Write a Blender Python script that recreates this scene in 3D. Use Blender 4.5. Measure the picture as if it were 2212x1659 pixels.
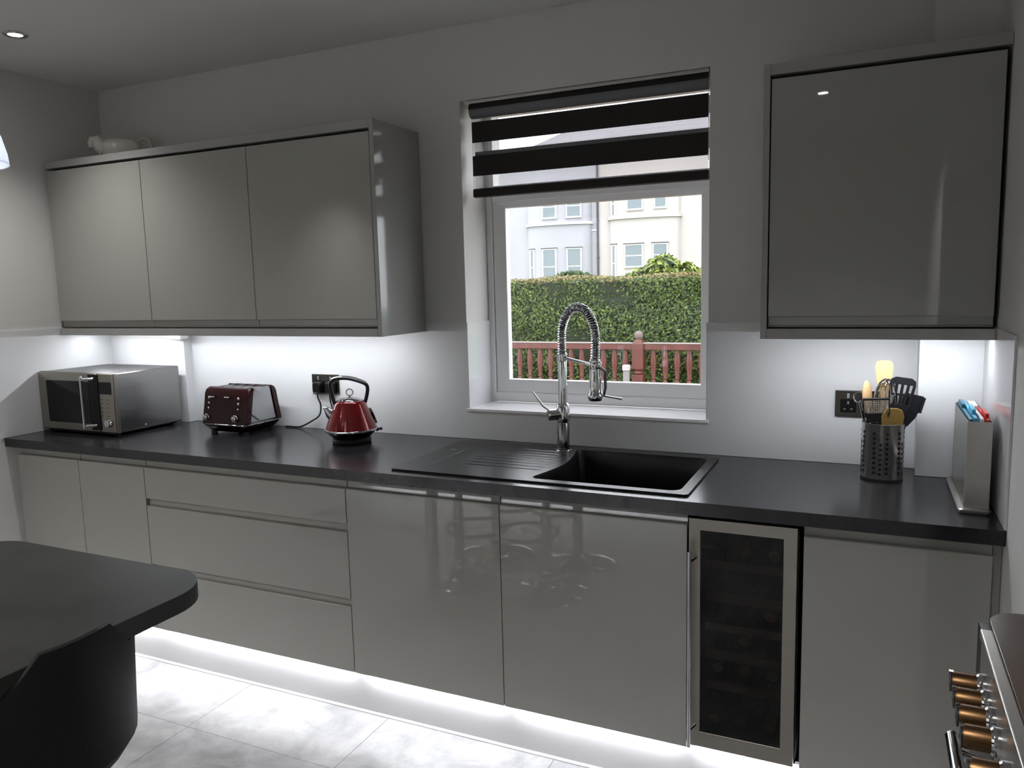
import bpy, bmesh, math, random
import numpy as np
from mathutils import Vector, Matrix
random.seed(7)
S = bpy.context.scene
for o in list(bpy.data.objects): bpy.data.objects.remove(o)
COL = S.collection
PI = math.pi

# ------------------------------------------------------------------ camera, world, exposure
cam_d = bpy.data.cameras.new('camera'); cam = bpy.data.objects.new('camera', cam_d); COL.objects.link(cam)
S.camera = cam
YAW, PITCH, ROLL, FPX = 0.43421, 0.12639, -0.02528, 1678.53
cam_d.sensor_fit = 'HORIZONTAL'; cam_d.sensor_width = 36.0; cam_d.lens = FPX / 2212 * 36.0
cam_d.clip_start = 0.02; cam_d.clip_end = 300
fw = Vector((-math.sin(YAW)*math.cos(PITCH), math.cos(YAW)*math.cos(PITCH), -math.sin(PITCH)))
rt = Vector((math.cos(YAW), math.sin(YAW), 0)); up = rt.cross(fw)
r_ = rt*math.cos(ROLL) + up*math.sin(ROLL); u_ = -rt*math.sin(ROLL) + up*math.cos(ROLL)
M3 = Matrix((r_, u_, -fw)).transposed()
cam.matrix_world = Matrix.Translation((3.4784, -2.7586, 1.5264)) @ M3.to_4x4()

S.view_settings.view_transform = 'Standard'; S.view_settings.look = 'None'
S.view_settings.gamma = 1.0; S.view_settings.use_curve_mapping = False
S.view_settings.exposure = 0.15
S.cycles.use_denoising = True
S.cycles.max_bounces = 10; S.cycles.diffuse_bounces = 6; S.cycles.glossy_bounces = 5
S.cycles.transparent_max_bounces = 16; S.cycles.sample_clamp_indirect = 6.0
S.cycles.caustics_reflective = False; S.cycles.caustics_refractive = False

SKY = 4.9          # overcast sky radiance
LED_UNDER = 88.0    # strips under the wall cabinets
LED_KICK = 84.0     # strips under the base cabinets
SPOT = 190.0          # ceiling downlights, watt each
PEND = 700.0
w = bpy.data.worlds.new('World'); S.world = w; w.use_nodes = True
nt = w.node_tree; nt.nodes.clear()
bg = nt.nodes.new('ShaderNodeBackground'); bg.inputs[0].default_value = (0.95, 0.945, 1.0, 1); bg.inputs[1].default_value = SKY
wo = nt.nodes.new('ShaderNodeOutputWorld'); nt.links.new(bg.outputs[0], wo.inputs[0])

# ------------------------------------------------------------------ materials
def mat(name, col, rough=0.5, metal=0.0, spec=0.5, coat=0.0, emit=None, es=0.0, noise=None, bump=None, aniso=0.0):
    m = bpy.data.materials.new(name); m.use_nodes = True
    n = m.node_tree.nodes; l = m.node_tree.links; p = n['Principled BSDF']
    p.inputs['Base Color'].default_value = (*col, 1); p.inputs['Roughness'].default_value = rough
    p.inputs['Metallic'].default_value = metal; p.inputs['Specular IOR Level'].default_value = spec
    p.inputs['Coat Weight'].default_value = coat; p.inputs['Coat Roughness'].default_value = 0.03
    p.inputs['Anisotropic'].default_value = aniso
    if emit: p.inputs['Emission Color'].default_value = (*emit, 1); p.inputs['Emission Strength'].default_value = es
    if noise:   # (scale, stretch, other colour, lo, hi)
        sc, st, c2, lo, hi = noise
        tc = n.new('ShaderNodeTexCoord'); mp = n.new('ShaderNodeMapping'); mp.inputs['Scale'].default_value = st
        nz = n.new('ShaderNodeTexNoise'); nz.inputs['Scale'].default_value = sc; nz.inputs['Detail'].default_value = 5
        cr = n.new('ShaderNodeValToRGB'); cr.color_ramp.elements[0].position = lo; cr.color_ramp.elements[1].position = hi
        cr.color_ramp.elements[0].color = (*col, 1); cr.color_ramp.elements[1].color = (*c2, 1)
        l.new(tc.outputs['Object'], mp.inputs[0]); l.new(mp.outputs[0], nz.inputs[0]); l.new(nz.outputs[0], cr.inputs[0])
        l.new(cr.outputs[0], p.inputs['Base Color'])
    if bump:
        sc, st, dist = bump
        tc = n.new('ShaderNodeTexCoord'); mp = n.new('ShaderNodeMapping'); mp.inputs['Scale'].default_value = st
        nz = n.new('ShaderNodeTexNoise'); nz.inputs['Scale'].default_value = sc; nz.inputs['Detail'].default_value = 3
        b = n.new('ShaderNodeBump'); b.inputs['Strength'].default_value = 1; b.inputs['Distance'].default_value = dist
        l.new(tc.outputs['Object'], mp.inputs[0]); l.new(mp.outputs[0], nz.inputs[0]); l.new(nz.outputs[0], b.inputs['Height'])
        l.new(b.outputs[0], p.inputs['Normal'])
    return m

PAINT = mat('wall_paint', (.60, .595, .58), .7, bump=(60, (1, 1, 1), .0004))
CEIL = mat('ceiling_paint', (.62, .615, .60), .8)
GLOSS = mat('gloss_grey_door', (.305, .302, .283), .02, spec=.65)
CARC = mat('grey_carcass', (.33, .328, .31), .3)
GLOSSP = mat('gloss_grey_end_panel', (.32, .317, .31), .10, spec=.5)
SPLASH = mat('white_acrylic_splashback', (.66, .67, .685), .09, spec=.5)
WORK = mat('slate_black_laminate', (.008, .008, .010), .20, spec=.48, noise=(9, (1, 1, 1), (.020, .0195, .023), .35, .7), bump=(170, (1, 1, 1), .0002))
SINKM = mat('black_composite', (.004, .004, .005), .30, spec=.35, bump=(500, (1, 1, 1), .00012))
BARTOP = mat('dark_slate_bar_top', (.008, .0085, .008), .42, spec=.20, noise=(7, (1, 1, 1), (.020, .020, .019), .35, .7))
CHROME = mat('chrome', (.62, .63, .65), .07, metal=1)
DCHROME = mat('dark_chrome', (.22, .22, .24), .12, metal=1)
STEEL = mat('brushed_steel', (.52, .50, .475), .30, metal=1, bump=(40, (1, 1, 30), .0002))
STEELW = mat('brushed_steel_frame', (.33, .31, .275), .30, metal=1, bump=(40, (1, 1, 20), .0002))
STEELV = mat('polished_steel_pot', (.72, .70, .67), .24, metal=1)
BLACK = mat('black_plastic', (.004, .004, .0045), .35, spec=.25)
BLACKG = mat('black_glass', (.002, .0025, .003), .06, spec=.3)
RUBBER = mat('black_rubber', (.006, .006, .006), .6)
LEATHER = mat('black_leather', (.003, .003, .0035), .55, spec=.15, bump=(220, (1, 1, 1), .0004))
RED = mat('red_enamel', (.16, .002, .004), .12, metal=.4, coat=.6)
DKRED = mat('dark_red_enamel', (.015, .0006, .0016), .10, metal=0, coat=.1, spec=.3)
UPVC = mat('white_upvc', (.82, .82, .82), .25)
SILLM = mat('sill_gloss', (.86, .86, .87), .15)
WOOD = mat('beech_wood', (.62, .38, .18), .5, noise=(6, (1, 1, .15), (.74, .50, .27), .3, .7))
OLIVEW = mat('olive_tinted_wood', (.22, .13, .03), .45, noise=(6, (1, 1, .2), (.34, .21, .06), .3, .7))
NYLON = mat('black_nylon', (.012, .013, .017), .38)
CERAM = mat('white_ceramic', (.66, .64, .60), .22)
CHALK = mat('white_plastic', (.80, .80, .80), .35)
BLUEP = mat('light_blue_plastic', (.06, .36, .55), .4)
DBLUEP = mat('dark_blue_plastic', (.02, .10, .16), .4)
REDP = mat('red_plastic', (.55, .02, .015), .4)
BROWNG = mat('brown_tinted_glass', (.05, .032, .024), .22, spec=.3)
BRONZE = mat('bronze_knob', (.10, .055, .024), .36, metal=.9)
SHELFW = mat('dark_wood_shelf_front', (.09, .072, .055), .5)
CAVITY = mat('cooler_interior', (.012, .012, .014), .5)
BOTG = mat('bottle_glass', (.010, .014, .008), .08, spec=.6)
FOILG = mat('gold_foil', (.45, .30, .14), .32, metal=.8)
FOILS = mat('silver_foil', (.40, .38, .34), .32, metal=.8)
FOILC = mat('copper_foil', (.42, .16, .05), .35, metal=.8)
DARKBAND = mat('dark_brown_blind_fabric', (.012, .010, .009), .8)
CABLE = mat('black_cable', (.008, .008, .008), .4)
LEDM = mat('led_diffuser', (.9, .9, .9), .4, emit=(.93, .96, 1.0), es=LED_UNDER)
LEDK = mat('led_kick_diffuser', (.9, .9, .9), .4, emit=(.95, .96, 1.0), es=LED_KICK)
LAMPM = mat('lamp_lens', (.9, .9, .9), .4, emit=(1, .98, .95), es=30)
BULB = mat('bulb_glass', (.9, .9, .9), .4, emit=(.95, .97, 1), es=PEND)
REDWOOD = mat('red_brown_stained_wood', (0.0748, 0.0176, 0.0115), .45, noise=(5, (4, 4, 1), (0.1233, 0.0335, 0.0212), .3, .75))
REDTOP = mat('weathered_rail_top', (0.2655, 0.2343, 0.2265), .4)
POSTG = mat('weathered_finial', (0.1363, 0.1022, 0.0937), .6)
RENDL = mat('lavender_white_render', (0.385, 0.38, 0.41), .9, noise=(.25, (1, 1, .6), (0.31, 0.305, 0.335), .35, .75))
RENDR = mat('cream_render', (0.455, 0.42, 0.40), .9, noise=(.2, (1, 1, .5), (0.41, 0.375, 0.36), .35, .75))
TRIMW = mat('white_window_trim', (0.5436, 0.5436, 0.5436), .5)
PANEG = mat('house_window_glass', (0.1292, 0.1640, 0.1789), .12, spec=.6)
DRAIN = mat('brown_drainpipe', (.06, .045, .045), .6)
ROOFT = mat('grey_roof_tiles', (.25, .24, .255), .9, noise=(1.0, (.02, .02, 7), (.19, .18, .19), .4, .6))
SHEERB = mat('curtain', (.5, .55, .55), .8)
GRASS = mat('lawn', (.05, .09, .02), .9, noise=(4, (1, 1, 1), (.09, .12, .03), .3, .7))
DECKW = mat('deck_boards', (.16, .10, .08), .7, noise=(3, (1, 12, 1), (.24, .16, .12), .3, .7))
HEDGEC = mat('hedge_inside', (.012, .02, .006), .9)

def leafmat(name, c1, c2, c3):
    m = bpy.data.materials.new(name); m.use_nodes = True
    n = m.node_tree.nodes; l = m.node_tree.links; p = n['Principled BSDF']
    g = n.new('ShaderNodeNewGeometry'); cr = n.new('ShaderNodeValToRGB')
    cr.color_ramp.elements[0].color = (*c1, 1); cr.color_ramp.elements[1].color = (*c3, 1)
    e = cr.color_ramp.elements.new(.5); e.color = (*c2, 1)
    l.new(g.outputs['Random Per Island'], cr.inputs[0]); l.new(cr.outputs[0], p.inputs['Base Color'])
    p.inputs['Roughness'].default_value = .55
    return m
LEAFH = leafmat('hedge_leaf', (0.0170, 0.0398, 0.0043), (0.0483, 0.0909, 0.0085), (0.1207, 0.1633, 0.0199))
LEAFT = leafmat('hedge_top_leaf', (0.0781, 0.1065, 0.0170), (0.1704, 0.1420, 0.0398), (0.2130, 0.1491, 0.0568))
LEAFB = leafmat('bush_leaf', (0.0341, 0.0710, 0.0085), (0.1278, 0.1775, 0.0199), (0.2840, 0.3124, 0.0497))
LEAFG = leafmat('tuft_leaf', (0.0256, 0.0568, 0.0199), (0.0483, 0.0966, 0.0284), (0.0781, 0.1278, 0.0398))

def floor_mat():
    m = bpy.data.materials.new('grey_stone_tiles'); m.use_nodes = True
    n = m.node_tree.nodes; l = m.node_tree.links; p = n['Principled BSDF']
    tc = n.new('ShaderNodeTexCoord'); mp = n.new('ShaderNodeMapping')
    mp.inputs['Location'].default_value = (-.002, .886, 0)
    br = n.new('ShaderNodeTexBrick'); br.offset = 0.0; br.offset_frequency = 2
    br.inputs['Scale'].default_value = 1.0; br.inputs['Brick Width'].default_value = .644
    br.inputs['Row Height'].default_value = .322; br.inputs['Mortar Size'].default_value = .0018
    br.inputs['Mortar Smooth'].default_value = .2; br.inputs['Bias'].default_value = 0
    br.inputs['Color1'].default_value = (1, 1, 1, 1); br.inputs['Color2'].default_value = (.86, .86, .88, 1)
    br.inputs['Mortar'].default_value = (.30, .30, .31, 1)
    nz = n.new('ShaderNodeTexNoise'); nz.inputs['Scale'].default_value = 6; nz.inputs['Detail'].default_value = 10; nz.inputs['Roughness'].default_value = .62; nz.inputs['Distortion'].default_value = .5
    cr = n.new('ShaderNodeValToRGB'); cr.color_ramp.elements[0].position = .34; cr.color_ramp.elements[1].position = .68
    cr.color_ramp.elements[0].color = (.17, .17, .175, 1); cr.color_ramp.elements[1].color = (.36, .36, .37, 1)
    mx = n.new('ShaderNodeMixRGB'); mx.blend_type = 'MULTIPLY'; mx.inputs[0].default_value = 1
    l.new(tc.outputs['Object'], mp.inputs[0]); l.new(mp.outputs[0], br.inputs[0]); l.new(tc.outputs['Object'], nz.inputs[0])
    l.new(nz.outputs[0], cr.inputs[0]); l.new(cr.outputs[0], mx.inputs[1]); l.new(br.outputs[0], mx.inputs[2])
    l.new(mx.outputs[0], p.inputs['Base Color'])
    n2 = n.new('ShaderNodeTexNoise'); n2.inputs['Scale'].default_value = 14; n2.inputs['Detail'].default_value = 8
    b = n.new('ShaderNodeBump'); b.inputs['Distance'].default_value = .003; b.inputs['Strength'].default_value = .7
    l.new(tc.outputs['Object'], n2.inputs[0]); l.new(n2.outputs[0], b.inputs['Height']); l.new(b.outputs[0], p.inputs['Normal'])
    p.inputs['Roughness'].default_value = .42
    return m
TILES = floor_mat()

def glass_mat(name, tint, ior, rough=0.0):
    m = bpy.data.materials.new(name); m.use_nodes = True
    n = m.node_tree.nodes; l = m.node_tree.links; n.clear()
    o = n.new('ShaderNodeOutputMaterial'); mx = n.new('ShaderNodeMixShader'); fr = n.new('ShaderNodeFresnel'); fr.inputs[0].default_value = ior
    t = n.new('ShaderNodeBsdfTransparent'); t.inputs[0].default_value = (*tint, 1)
    g = n.new('ShaderNodeBsdfGlossy'); g.inputs['Roughness'].default_value = rough
    ge = n.new('ShaderNodeNewGeometry'); inv = n.new('ShaderNodeMath'); inv.operation = 'SUBTRACT'; inv.inputs[0].default_value = 1.0
    mu = n.new('ShaderNodeMath'); mu.operation = 'MULTIPLY'   # reflect at the outer faces only, straight through the back faces
    l.new(ge.outputs['Backfacing'], inv.inputs[1]); l.new(inv.outputs[0], mu.inputs[0]); l.new(fr.outputs[0], mu.inputs[1])
    l.new(mu.outputs[0], mx.inputs[0]); l.new(t.outputs[0], mx.inputs[1]); l.new(g.outputs[0], mx.inputs[2]); l.new(mx.outputs[0], o.inputs[0])
    return m
GLASS = glass_mat('window_glass', (.97, .98, .98), 1.52)
COOLG = glass_mat('cooler_tinted_glass', (.52, .51, .50), 1.45)

def sheer_mat(name, col, alpha):
    m = bpy.data.materials.new(name); m.use_nodes = True
    n = m.node_tree.nodes; l = m.node_tree.links; n.clear()
    o = n.new('ShaderNodeOutputMaterial'); mx = n.new('ShaderNodeMixShader'); mx.inputs[0].default_value = alpha
    t = n.new('ShaderNodeBsdfTransparent'); d = n.new('ShaderNodeBsdfDiffuse'); d.inputs[0].default_value = (*col, 1)
    l.new(t.outputs[0], mx.inputs[1]); l.new(d.outputs[0], mx.inputs[2]); l.new(mx.outputs[0], o.inputs[0])
    return m
SHEER = sheer_mat('sheer_blind_fabric', (.55, .55, .58), .16)

def shade_mat():
    m = bpy.data.materials.new('opal_white_shade'); m.use_nodes = True
    n = m.node_tree.nodes; l = m.node_tree.links; n.clear()
    o = n.new('ShaderNodeOutputMaterial'); mx = n.new('ShaderNodeMixShader'); mx.inputs[0].default_value = .5
    t = n.new('ShaderNodeBsdfTranslucent'); t.inputs[0].default_value = (.85, .87, .92, 1)
    d = n.new('ShaderNodeBsdfPrincipled'); d.inputs['Base Color'].default_value = (.8, .82, .86, 1); d.inputs['Roughness'].default_value = .15
    l.new(t.outputs[0], mx.inputs[1]); l.new(d.outputs[0], mx.inputs[2]); l.new(mx.outputs[0], o.inputs[0])
    return m
OPAL = shade_mat()

# ------------------------------------------------------------------ mesh helpers
class MB:
    def __init__(s): s.v = []; s.f = []
    def add(s, vs, fs, M=None):
        k = len(s.v)
        for p in vs:
            p = Vector(p); s.v.append(tuple(M @ p if M else p))
        for f in fs: s.f.append(tuple(k + i for i in f))
        return s
    def box(s, x0, x1, y0, y1, z0, z1, M=None):
        if x0 > x1: x0, x1 = x1, x0
        if y0 > y1: y0, y1 = y1, y0
        if z0 > z1: z0, z1 = z1, z0
        v = [(x0,y0,z0),(x1,y0,z0),(x1,y1,z0),(x0,y1,z0),(x0,y0,z1),(x1,y0,z1),(x1,y1,z1),(x0,y1,z1)]
        return s.add(v, [(0,3,2,1),(4,5,6,7),(0,1,5,4),(1,2,6,5),(2,3,7,6),(3,0,4,7)], M)
    def prism(s, poly, a0, a1, axis='x', M=None):
        # poly of 2-tuples; axis x: (y,z), y: (x,z), z: (x,y)
        def P(a, q):
            return {'x': (a, q[0], q[1]), 'y': (q[0], a, q[1]), 'z': (q[0], q[1], a)}[axis]
        n = len(poly); v = [P(a0, q) for q in poly] + [P(a1, q) for q in poly]
        area = sum(poly[i][0]*poly[(i+1) % n][1] - poly[(i+1) % n][0]*poly[i][1] for i in range(n))
        fs = [(i, (i+1) % n, n + (i+1) % n, n + i) for i in range(n)]
        fs += [tuple(range(n-1, -1, -1)), tuple(range(n, 2*n))]
        flip = (area < 0) ^ (axis == 'y') ^ (a1 < a0)
        if flip: fs = [tuple(reversed(f)) for f in fs]
        return s.add(v, fs, M)
    def lathe(s, prof, seg=32, M=None, a0=0, a1=2*PI):
        full = abs(a1 - a0 - 2*PI) < 1e-6; m = seg if full else seg + 1
        v = []; fs = []
        for (r, z) in prof:
            for k in range(m):
                a = a0 + (a1 - a0)*k/seg; v.append((r*math.cos(a), r*math.sin(a), z))
        for i in range(len(prof)-1):
            for k in range(seg):
                k2 = (k+1) % m
                fs.append((i*m+k, i*m+k2, (i+1)*m+k2, (i+1)*m+k))
        if full:
            if prof[0][0] > 1e-6: fs.append(tuple(range(m-1, -1, -1)))
            if prof[-1][0] > 1e-6: fs.append(tuple((len(prof)-1)*m + k for k in range(m)))
        return s.add(v, fs, M)
    def cyl(s, p0, p1, r, r1=None, seg=20):
        p0 = Vector(p0); p1 = Vector(p1); d = p1 - p0
        M = Matrix.Translation(p0) @ d.to_track_quat('Z', 'Y').to_matrix().to_4x4()
        return s.lathe([(r, 0), (r if r1 is None else r1, d.length)], seg, M)
    def tube(s, pts, r, seg=10, closed=False, flat=None):
        pts = [Vector(p) for p in pts]; n = len(pts); rs = r if isinstance(r, (list, tuple)) else [r]*n
        T = []
        for i in range(n):
            a = pts[(i-1) % n] if (closed or i) else pts[0]; b = pts[(i+1) % n] if (closed or i < n-1) else pts[-1]
            T.append((b - a).normalized())
        ref = Vector((0, 0, 1)) if abs(T[0].z) < .9 else Vector((1, 0, 0))
        nrm = (ref - T[0]*ref.dot(T[0])).normalized(); v = []
        for i in range(n):
            nrm = (nrm - T[i]*nrm.dot(T[i])).normalized(); bi = T[i].cross(nrm)
            for k in range(seg):
                a = 2*PI*k/seg; v.append(tuple(pts[i] + nrm*math.cos(a)*rs[i] + bi*math.sin(a)*rs[i]*(flat or 1)))
        fs = []; m = n if closed else n-1
        for i in range(m):
            j = (i+1) % n
            for k in range(seg): fs.append((i*seg+k, i*seg+(k+1) % seg, j*seg+(k+1) % seg, j*seg+k))
        if not closed: fs += [tuple(range(seg-1, -1, -1)), tuple((n-1)*seg+k for k in range(seg))]
        return s.add(v, fs)
    def sphere(s, c, r, seg=16, rings=10, sc=(1, 1, 1)):
        prof = [(max(0, r*math.sin(PI*i/rings)), -r*math.cos(PI*i/rings)) for i in range(rings+1)]
        prof[0] = (0, -r); prof[-1] = (0, r)
        return s.lathe(prof, seg, Matrix.Translation(c) @ Matrix.Diagonal((*sc, 1)))
    def loft(s, loops, cap0=True, cap1=True, M=None):
        n = len(loops[0]); v = [p for L in loops for p in L]; fs = []
        for i in range(len(loops)-1):
            for k in range(n): fs.append((i*n+k, i*n+(k+1) % n, (i+1)*n+(k+1) % n, (i+1)*n+k))
        if cap0: fs.append(tuple(range(n-1, -1, -1)))
        if cap1: fs.append(tuple((len(loops)-1)*n+k for k in range(n)))
        return s.add(v, fs, M)
    def build(s, name, m, parent=None, bevel=0, smooth=35, seg=2, local=False, merge=True, kind=None, solid=0):
        me = bpy.data.meshes.new(name)
        off = Vector((0, 0, 0))
        if parent is not None and not local:
            p = parent
            while p is not None: off += Vector(p.location); p = p.parent
        me.from_pydata([(a-off.x, b-off.y, c-off.z) for a, b, c in s.v], [], s.f)
        if merge:
            bm = bmesh.new(); bm.from_mesh(me)
            bmesh.ops.remove_doubles(bm, verts=bm.verts, dist=1e-6)
            bmesh.ops.recalc_face_normals(bm, faces=bm.faces)
            bm.to_mesh(me); bm.free()
        if smooth:
            me.shade_smooth(); me.set_sharp_from_angle(angle=math.radians(smooth))
        o = bpy.data.objects.new(name, me); COL.objects.link(o)
        if m is not None: me.materials.append(m)
        if parent is not None: o.parent = parent
        if solid:
            mo = o.modifiers.new('solid', 'SOLIDIFY'); mo.thickness = solid; mo.offset = 0
        if bevel:
            mo = o.modifiers.new('bevel', 'BEVEL'); mo.width = bevel; mo.segments = seg; mo.limit_method = 'ANGLE'; mo.angle_limit = math.radians(40); mo.harden_normals = bool(smooth)
        if kind: o['kind'] = kind
        return o

def tag(o, label, cat, group=None, kind=None):
    o['label'] = label; o['category'] = cat
    if group: o['group'] = group
    if kind: o['kind'] = kind
    return o
def thing(name, label, cat, loc=(0, 0, 0), rz=0, group=None):
    o = bpy.data.objects.new(name, None); COL.objects.link(o); o.location = loc; o.rotation_euler = (0, 0, rz)
    o.empty_display_size = .05
    return tag(o, label, cat, group)
def struct(name, mb, m, **k):
    return mb.build(name, m, kind='structure', **k)
def rrect(x0, x1, y0, y1, r, seg=6):
    pts = []
    for cx, cy, a in ((x1-r, y1-r, 0), (x0+r, y1-r, PI/2), (x0+r, y0+r, PI), (x1-r, y0+r, 1.5*PI)):
        for k in range(seg+1):
            t = a + PI/2*k/seg; pts.append((cx + r*math.cos(t), cy + r*math.sin(t)))
    return pts
def copy_tree(root, loc, rz, label, group=None):
    r = root.copy(); COL.objects.link(r); r.location = loc; r.rotation_euler = (0, 0, rz); r['label'] = label
    if group: r['group'] = group
    for ch in list(root.children):
        c = ch.copy(); COL.objects.link(c); c.parent = r
        for g in list(ch.children):
            d = g.copy(); COL.objects.link(d); d.parent = c
    return r

# ------------------------------------------------------------------ room shell
ZC = 2.517; XR = 3.79; YB = -3.80
WX0, WX1, WZ0, WZ1 = 2.005, 2.962, 1.036, 2.238
FZ = -.018   # finished floor
struct('floor', MB().box(-.15, 4.5, YB-.15, .35, -.12, FZ), TILES, smooth=0)
struct('ceiling', MB().box(-.15, 4.5, YB-.15, .35, ZC, ZC+.12), CEIL, smooth=0)
wb = MB()
wb.box(-.15, WX0, 0, .35, FZ, ZC); wb.box(WX1, 4.5, 0, .35, FZ, ZC)
wb.box(WX0, WX1, 0, .35, FZ, WZ0-.012); wb.box(WX0, WX1, 0, .35, WZ1, ZC)
struct('wall_back', wb, PAINT, smooth=0)
struct('wall_left', MB().box(-.15, 0, YB-.15, 0, FZ, ZC), PAINT, smooth=0)
wr = MB(); wr.box(XR, 4.5, -1.14, 0, FZ, ZC); wr.box(4.35, 4.5, -2.45, -1.14, FZ, ZC); wr.box(XR, 4.5, YB, -2.45, FZ, ZC)
wr.box(XR, 4.35, -2.45, -1.14, 2.0, ZC)
struct('wall_right', wr, PAINT, smooth=0)
struct('wall_front', MB().box(-.15, 4.5, YB-.15, YB, FZ, ZC), PAINT, smooth=0)
# boxed-in pipes in both back corners
struct('trim_1', MB().box(3.621, XR, -.10, 0, .91, ZC), PAINT, smooth=0)
struct('trim_2', MB().box(0, .500, -.050, 0, .91, 1.345), PAINT, smooth=0)

# splashback panels
sp = MB()
sp.box(.505, WX0, -.006, 0, .911, 1.381); sp.box(WX1, 3.615, -.006, 0, .911, 1.381)
sp.box(WX0, WX1, -.006, 0, .911, WZ0-.010)
tag(sp.build('splashback', SPLASH, smooth=0), 'glossy white splashback running behind the sink, kettle and utensil pot', 'splashback')
sp = MB(); sp.box(.0061, .506, -.056, -.050, .911, 1.312); sp.box(.500, .506, -.050, -.006, .911, 1.312)
tag(sp.build('splashback', SPLASH, smooth=0), 'white gloss splashback panel on the boxing behind the microwave', 'splashback')
sp = MB(); sp.box(0, .006, -.64, -.0, .911, 1.381)
tag(sp.build('splashback', SPLASH, smooth=0), 'white gloss splashback on the left wall beside the microwave', 'splashback')
sp = MB(); sp.box(3.615, 3.784, -.106, -.100, .911, 1.346); sp.box(3.615, 3.621, -.100, -.006, .911, 1.346)
tag(sp.build('splashback', SPLASH, smooth=0), 'white gloss panel on the boxing between utensil pot and chopping boards', 'splashback')
sp = MB(); sp.box(3.784, XR, -.626, -.1, .911, 1.381)
tag(sp.build('splashback', SPLASH, bevel=.001), 'white gloss splashback on the right wall behind the chopping boards', 'splashback')

# ------------------------------------------------------------------ window
win = bpy.data.objects.new('window_1', None); COL.objects.link(win); win.location = (2.48, .2, WZ0); win['kind'] = 'structure'
FY = .200
fr = MB()   # outer frame
def frame(mb, x0, x1, z0, z1, wL, wR, wB, wT, y0, y1, ins=.0):
    # mitred frame, inner edge set back by ins in y
    o = [(x0, z0), (x1, z0), (x1, z1), (x0, z1)]; i = [(x0+wL, z0+wB), (x1-wR, z0+wB), (x1-wR, z1-wT), (x0+wL, z1-wT)]
    v = [(a, y0, b) for a, b in o] + [(a, y0+ins, b) for a, b in i] + [(a, y1, b) for a, b in i] + [(a, y1, b) for a, b in o]
    fs = []
    for k in range(4):
        j = (k+1) % 4
        fs += [(k, j, 4+j, 4+k), (4+k, 4+j, 8+j, 8+k), (8+k, 8+j, 12+j, 12+k), (12+k, 12+j, j, k)]
    mb.add(v, fs)
frame(fr, WX0, WX1, WZ0, WZ1, .026, .024, .041, .012, FY, FY+.07)
fr.box(WX0+.028, WX1-.026, FY+.002, FY+.07, 1.868, 1.915)   # transom
fr.build('window_frame', UPVC, win, bevel=.004)
sa = MB(); frame(sa, WX0+.030, WX1-.028, WZ0+.041, 1.870, .050, .042, .052, .024, FY+.006, FY+.06, .016)
sa.build('glazing_bead', UPVC, win, bevel=.002)
sa = MB(); frame(sa, WX0+.020, WX1-.018, 1.913, WZ1-.008, .016, .016, .022, .014, FY-.006, FY+.06, .010)
sa.build('opening_sash', UPVC, win, bevel=.002)
MB().box(WX0+.075, WX1-.065, FY+.030, FY+.034, WZ0+.088, 1.85).build('pane', GLASS, win, smooth=0)
MB().box(WX0+.075, WX1-.065, FY+.050, FY+.054, WZ0+.088, 1.85).build('pane', GLASS, win, smooth=0)
MB().box(WX0+.030, WX1-.030, FY+.030, FY+.034, 1.93, WZ1-.016).build('pane', GLASS, win, smooth=0)
si = MB(); si.box(WX0-.006, WX1+.006, -.012, FY, WZ0-.012, WZ0)
si.build('window_sill', SILLM, win, bevel=.002)
rp = MB(); rp.box(WX0, WX0+.006, -.006, FY, WZ0, 1.381); rp.box(WX1-.006, WX1, -.006, FY, WZ0, 1.381)
rp.build('reveal_panel', SPLASH, win, smooth=0)

# zebra blind
bl = thing('zebra_blind', 'dark and sheer striped roller blind half lowered over the window', 'blind', (2.50, .04, 1.874))
BX0, BX1 = 2.035, 2.950; BY = .040
MB().box(BX0-.012, BX1+.008, .004, .075, 2.224, 2.237).build('headrail', STEEL, bl, bevel=.002)
tb = MB(); tb.cyl((BX0, .042, 2.200), (BX1, .042, 2.200), .026, seg=24); tb.build('fabric_roll', mat('grey_roll', (.16, .16, .17), .8), bl)
MB().prism([(.012, 2.206), (.020, 2.226), (.046, 2.229), (.046, 2.224), (.024, 2.220), (.0165, 2.206)], BX0, BX1).build('dark_band', DARKBAND, bl)
for z0, z1 in ((2.083, 2.162), (1.956, 2.033)):
    MB().box(BX0, BX1, BY-.001, BY, z0, z1).build('dark_band', DARKBAND, bl, smooth=0)
MB().box(BX0, BX1, BY+.022, BY+.023, 2.100, 2.160).build('dark_band', DARKBAND, bl, smooth=0)
MB().box(BX0, BX1, BY+.022, BY+.023, 1.982, 2.052).build('dark_band', DARKBAND, bl, smooth=0)
for z0, z1 in ((2.033, 2.083), (1.904, 1.956), (2.162, 2.178)):
    MB().box(BX0, BX1, BY-.001, BY, z0, z1).build('sheer_band', SHEER, bl, smooth=0)
MB().box(BX0, BX1, BY+.022, BY+.023, 1.905, 1.982).build('sheer_band', SHEER, bl, smooth=0)
MB().box(BX0, BX1, BY+.022, BY+.023, 2.052, 2.100).build('sheer_band', SHEER, bl, smooth=0)
bb = MB(); bb.prism([(BY-.006, 1.876), (BY-.006, 1.903), (BY+.001, 1.908), (BY+.024, 1.906), (BY+.026, 1.878), (BY+.01, 1.873)], BX0, BX1)
bb.build('bottom_bar', DARKBAND, bl, bevel=.001)
for yc in (.018, .052):
    ch = MB()
    for k in range(44): ch.sphere((2.9555, yc, 2.205 - k*.0062), .0021, 8, 6)
    ch.tube([(2.9555, yc, 2.206), (2.9555, yc, 1.937)], .0006, 6); ch.build('bead_chain', CHALK, bl)

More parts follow.
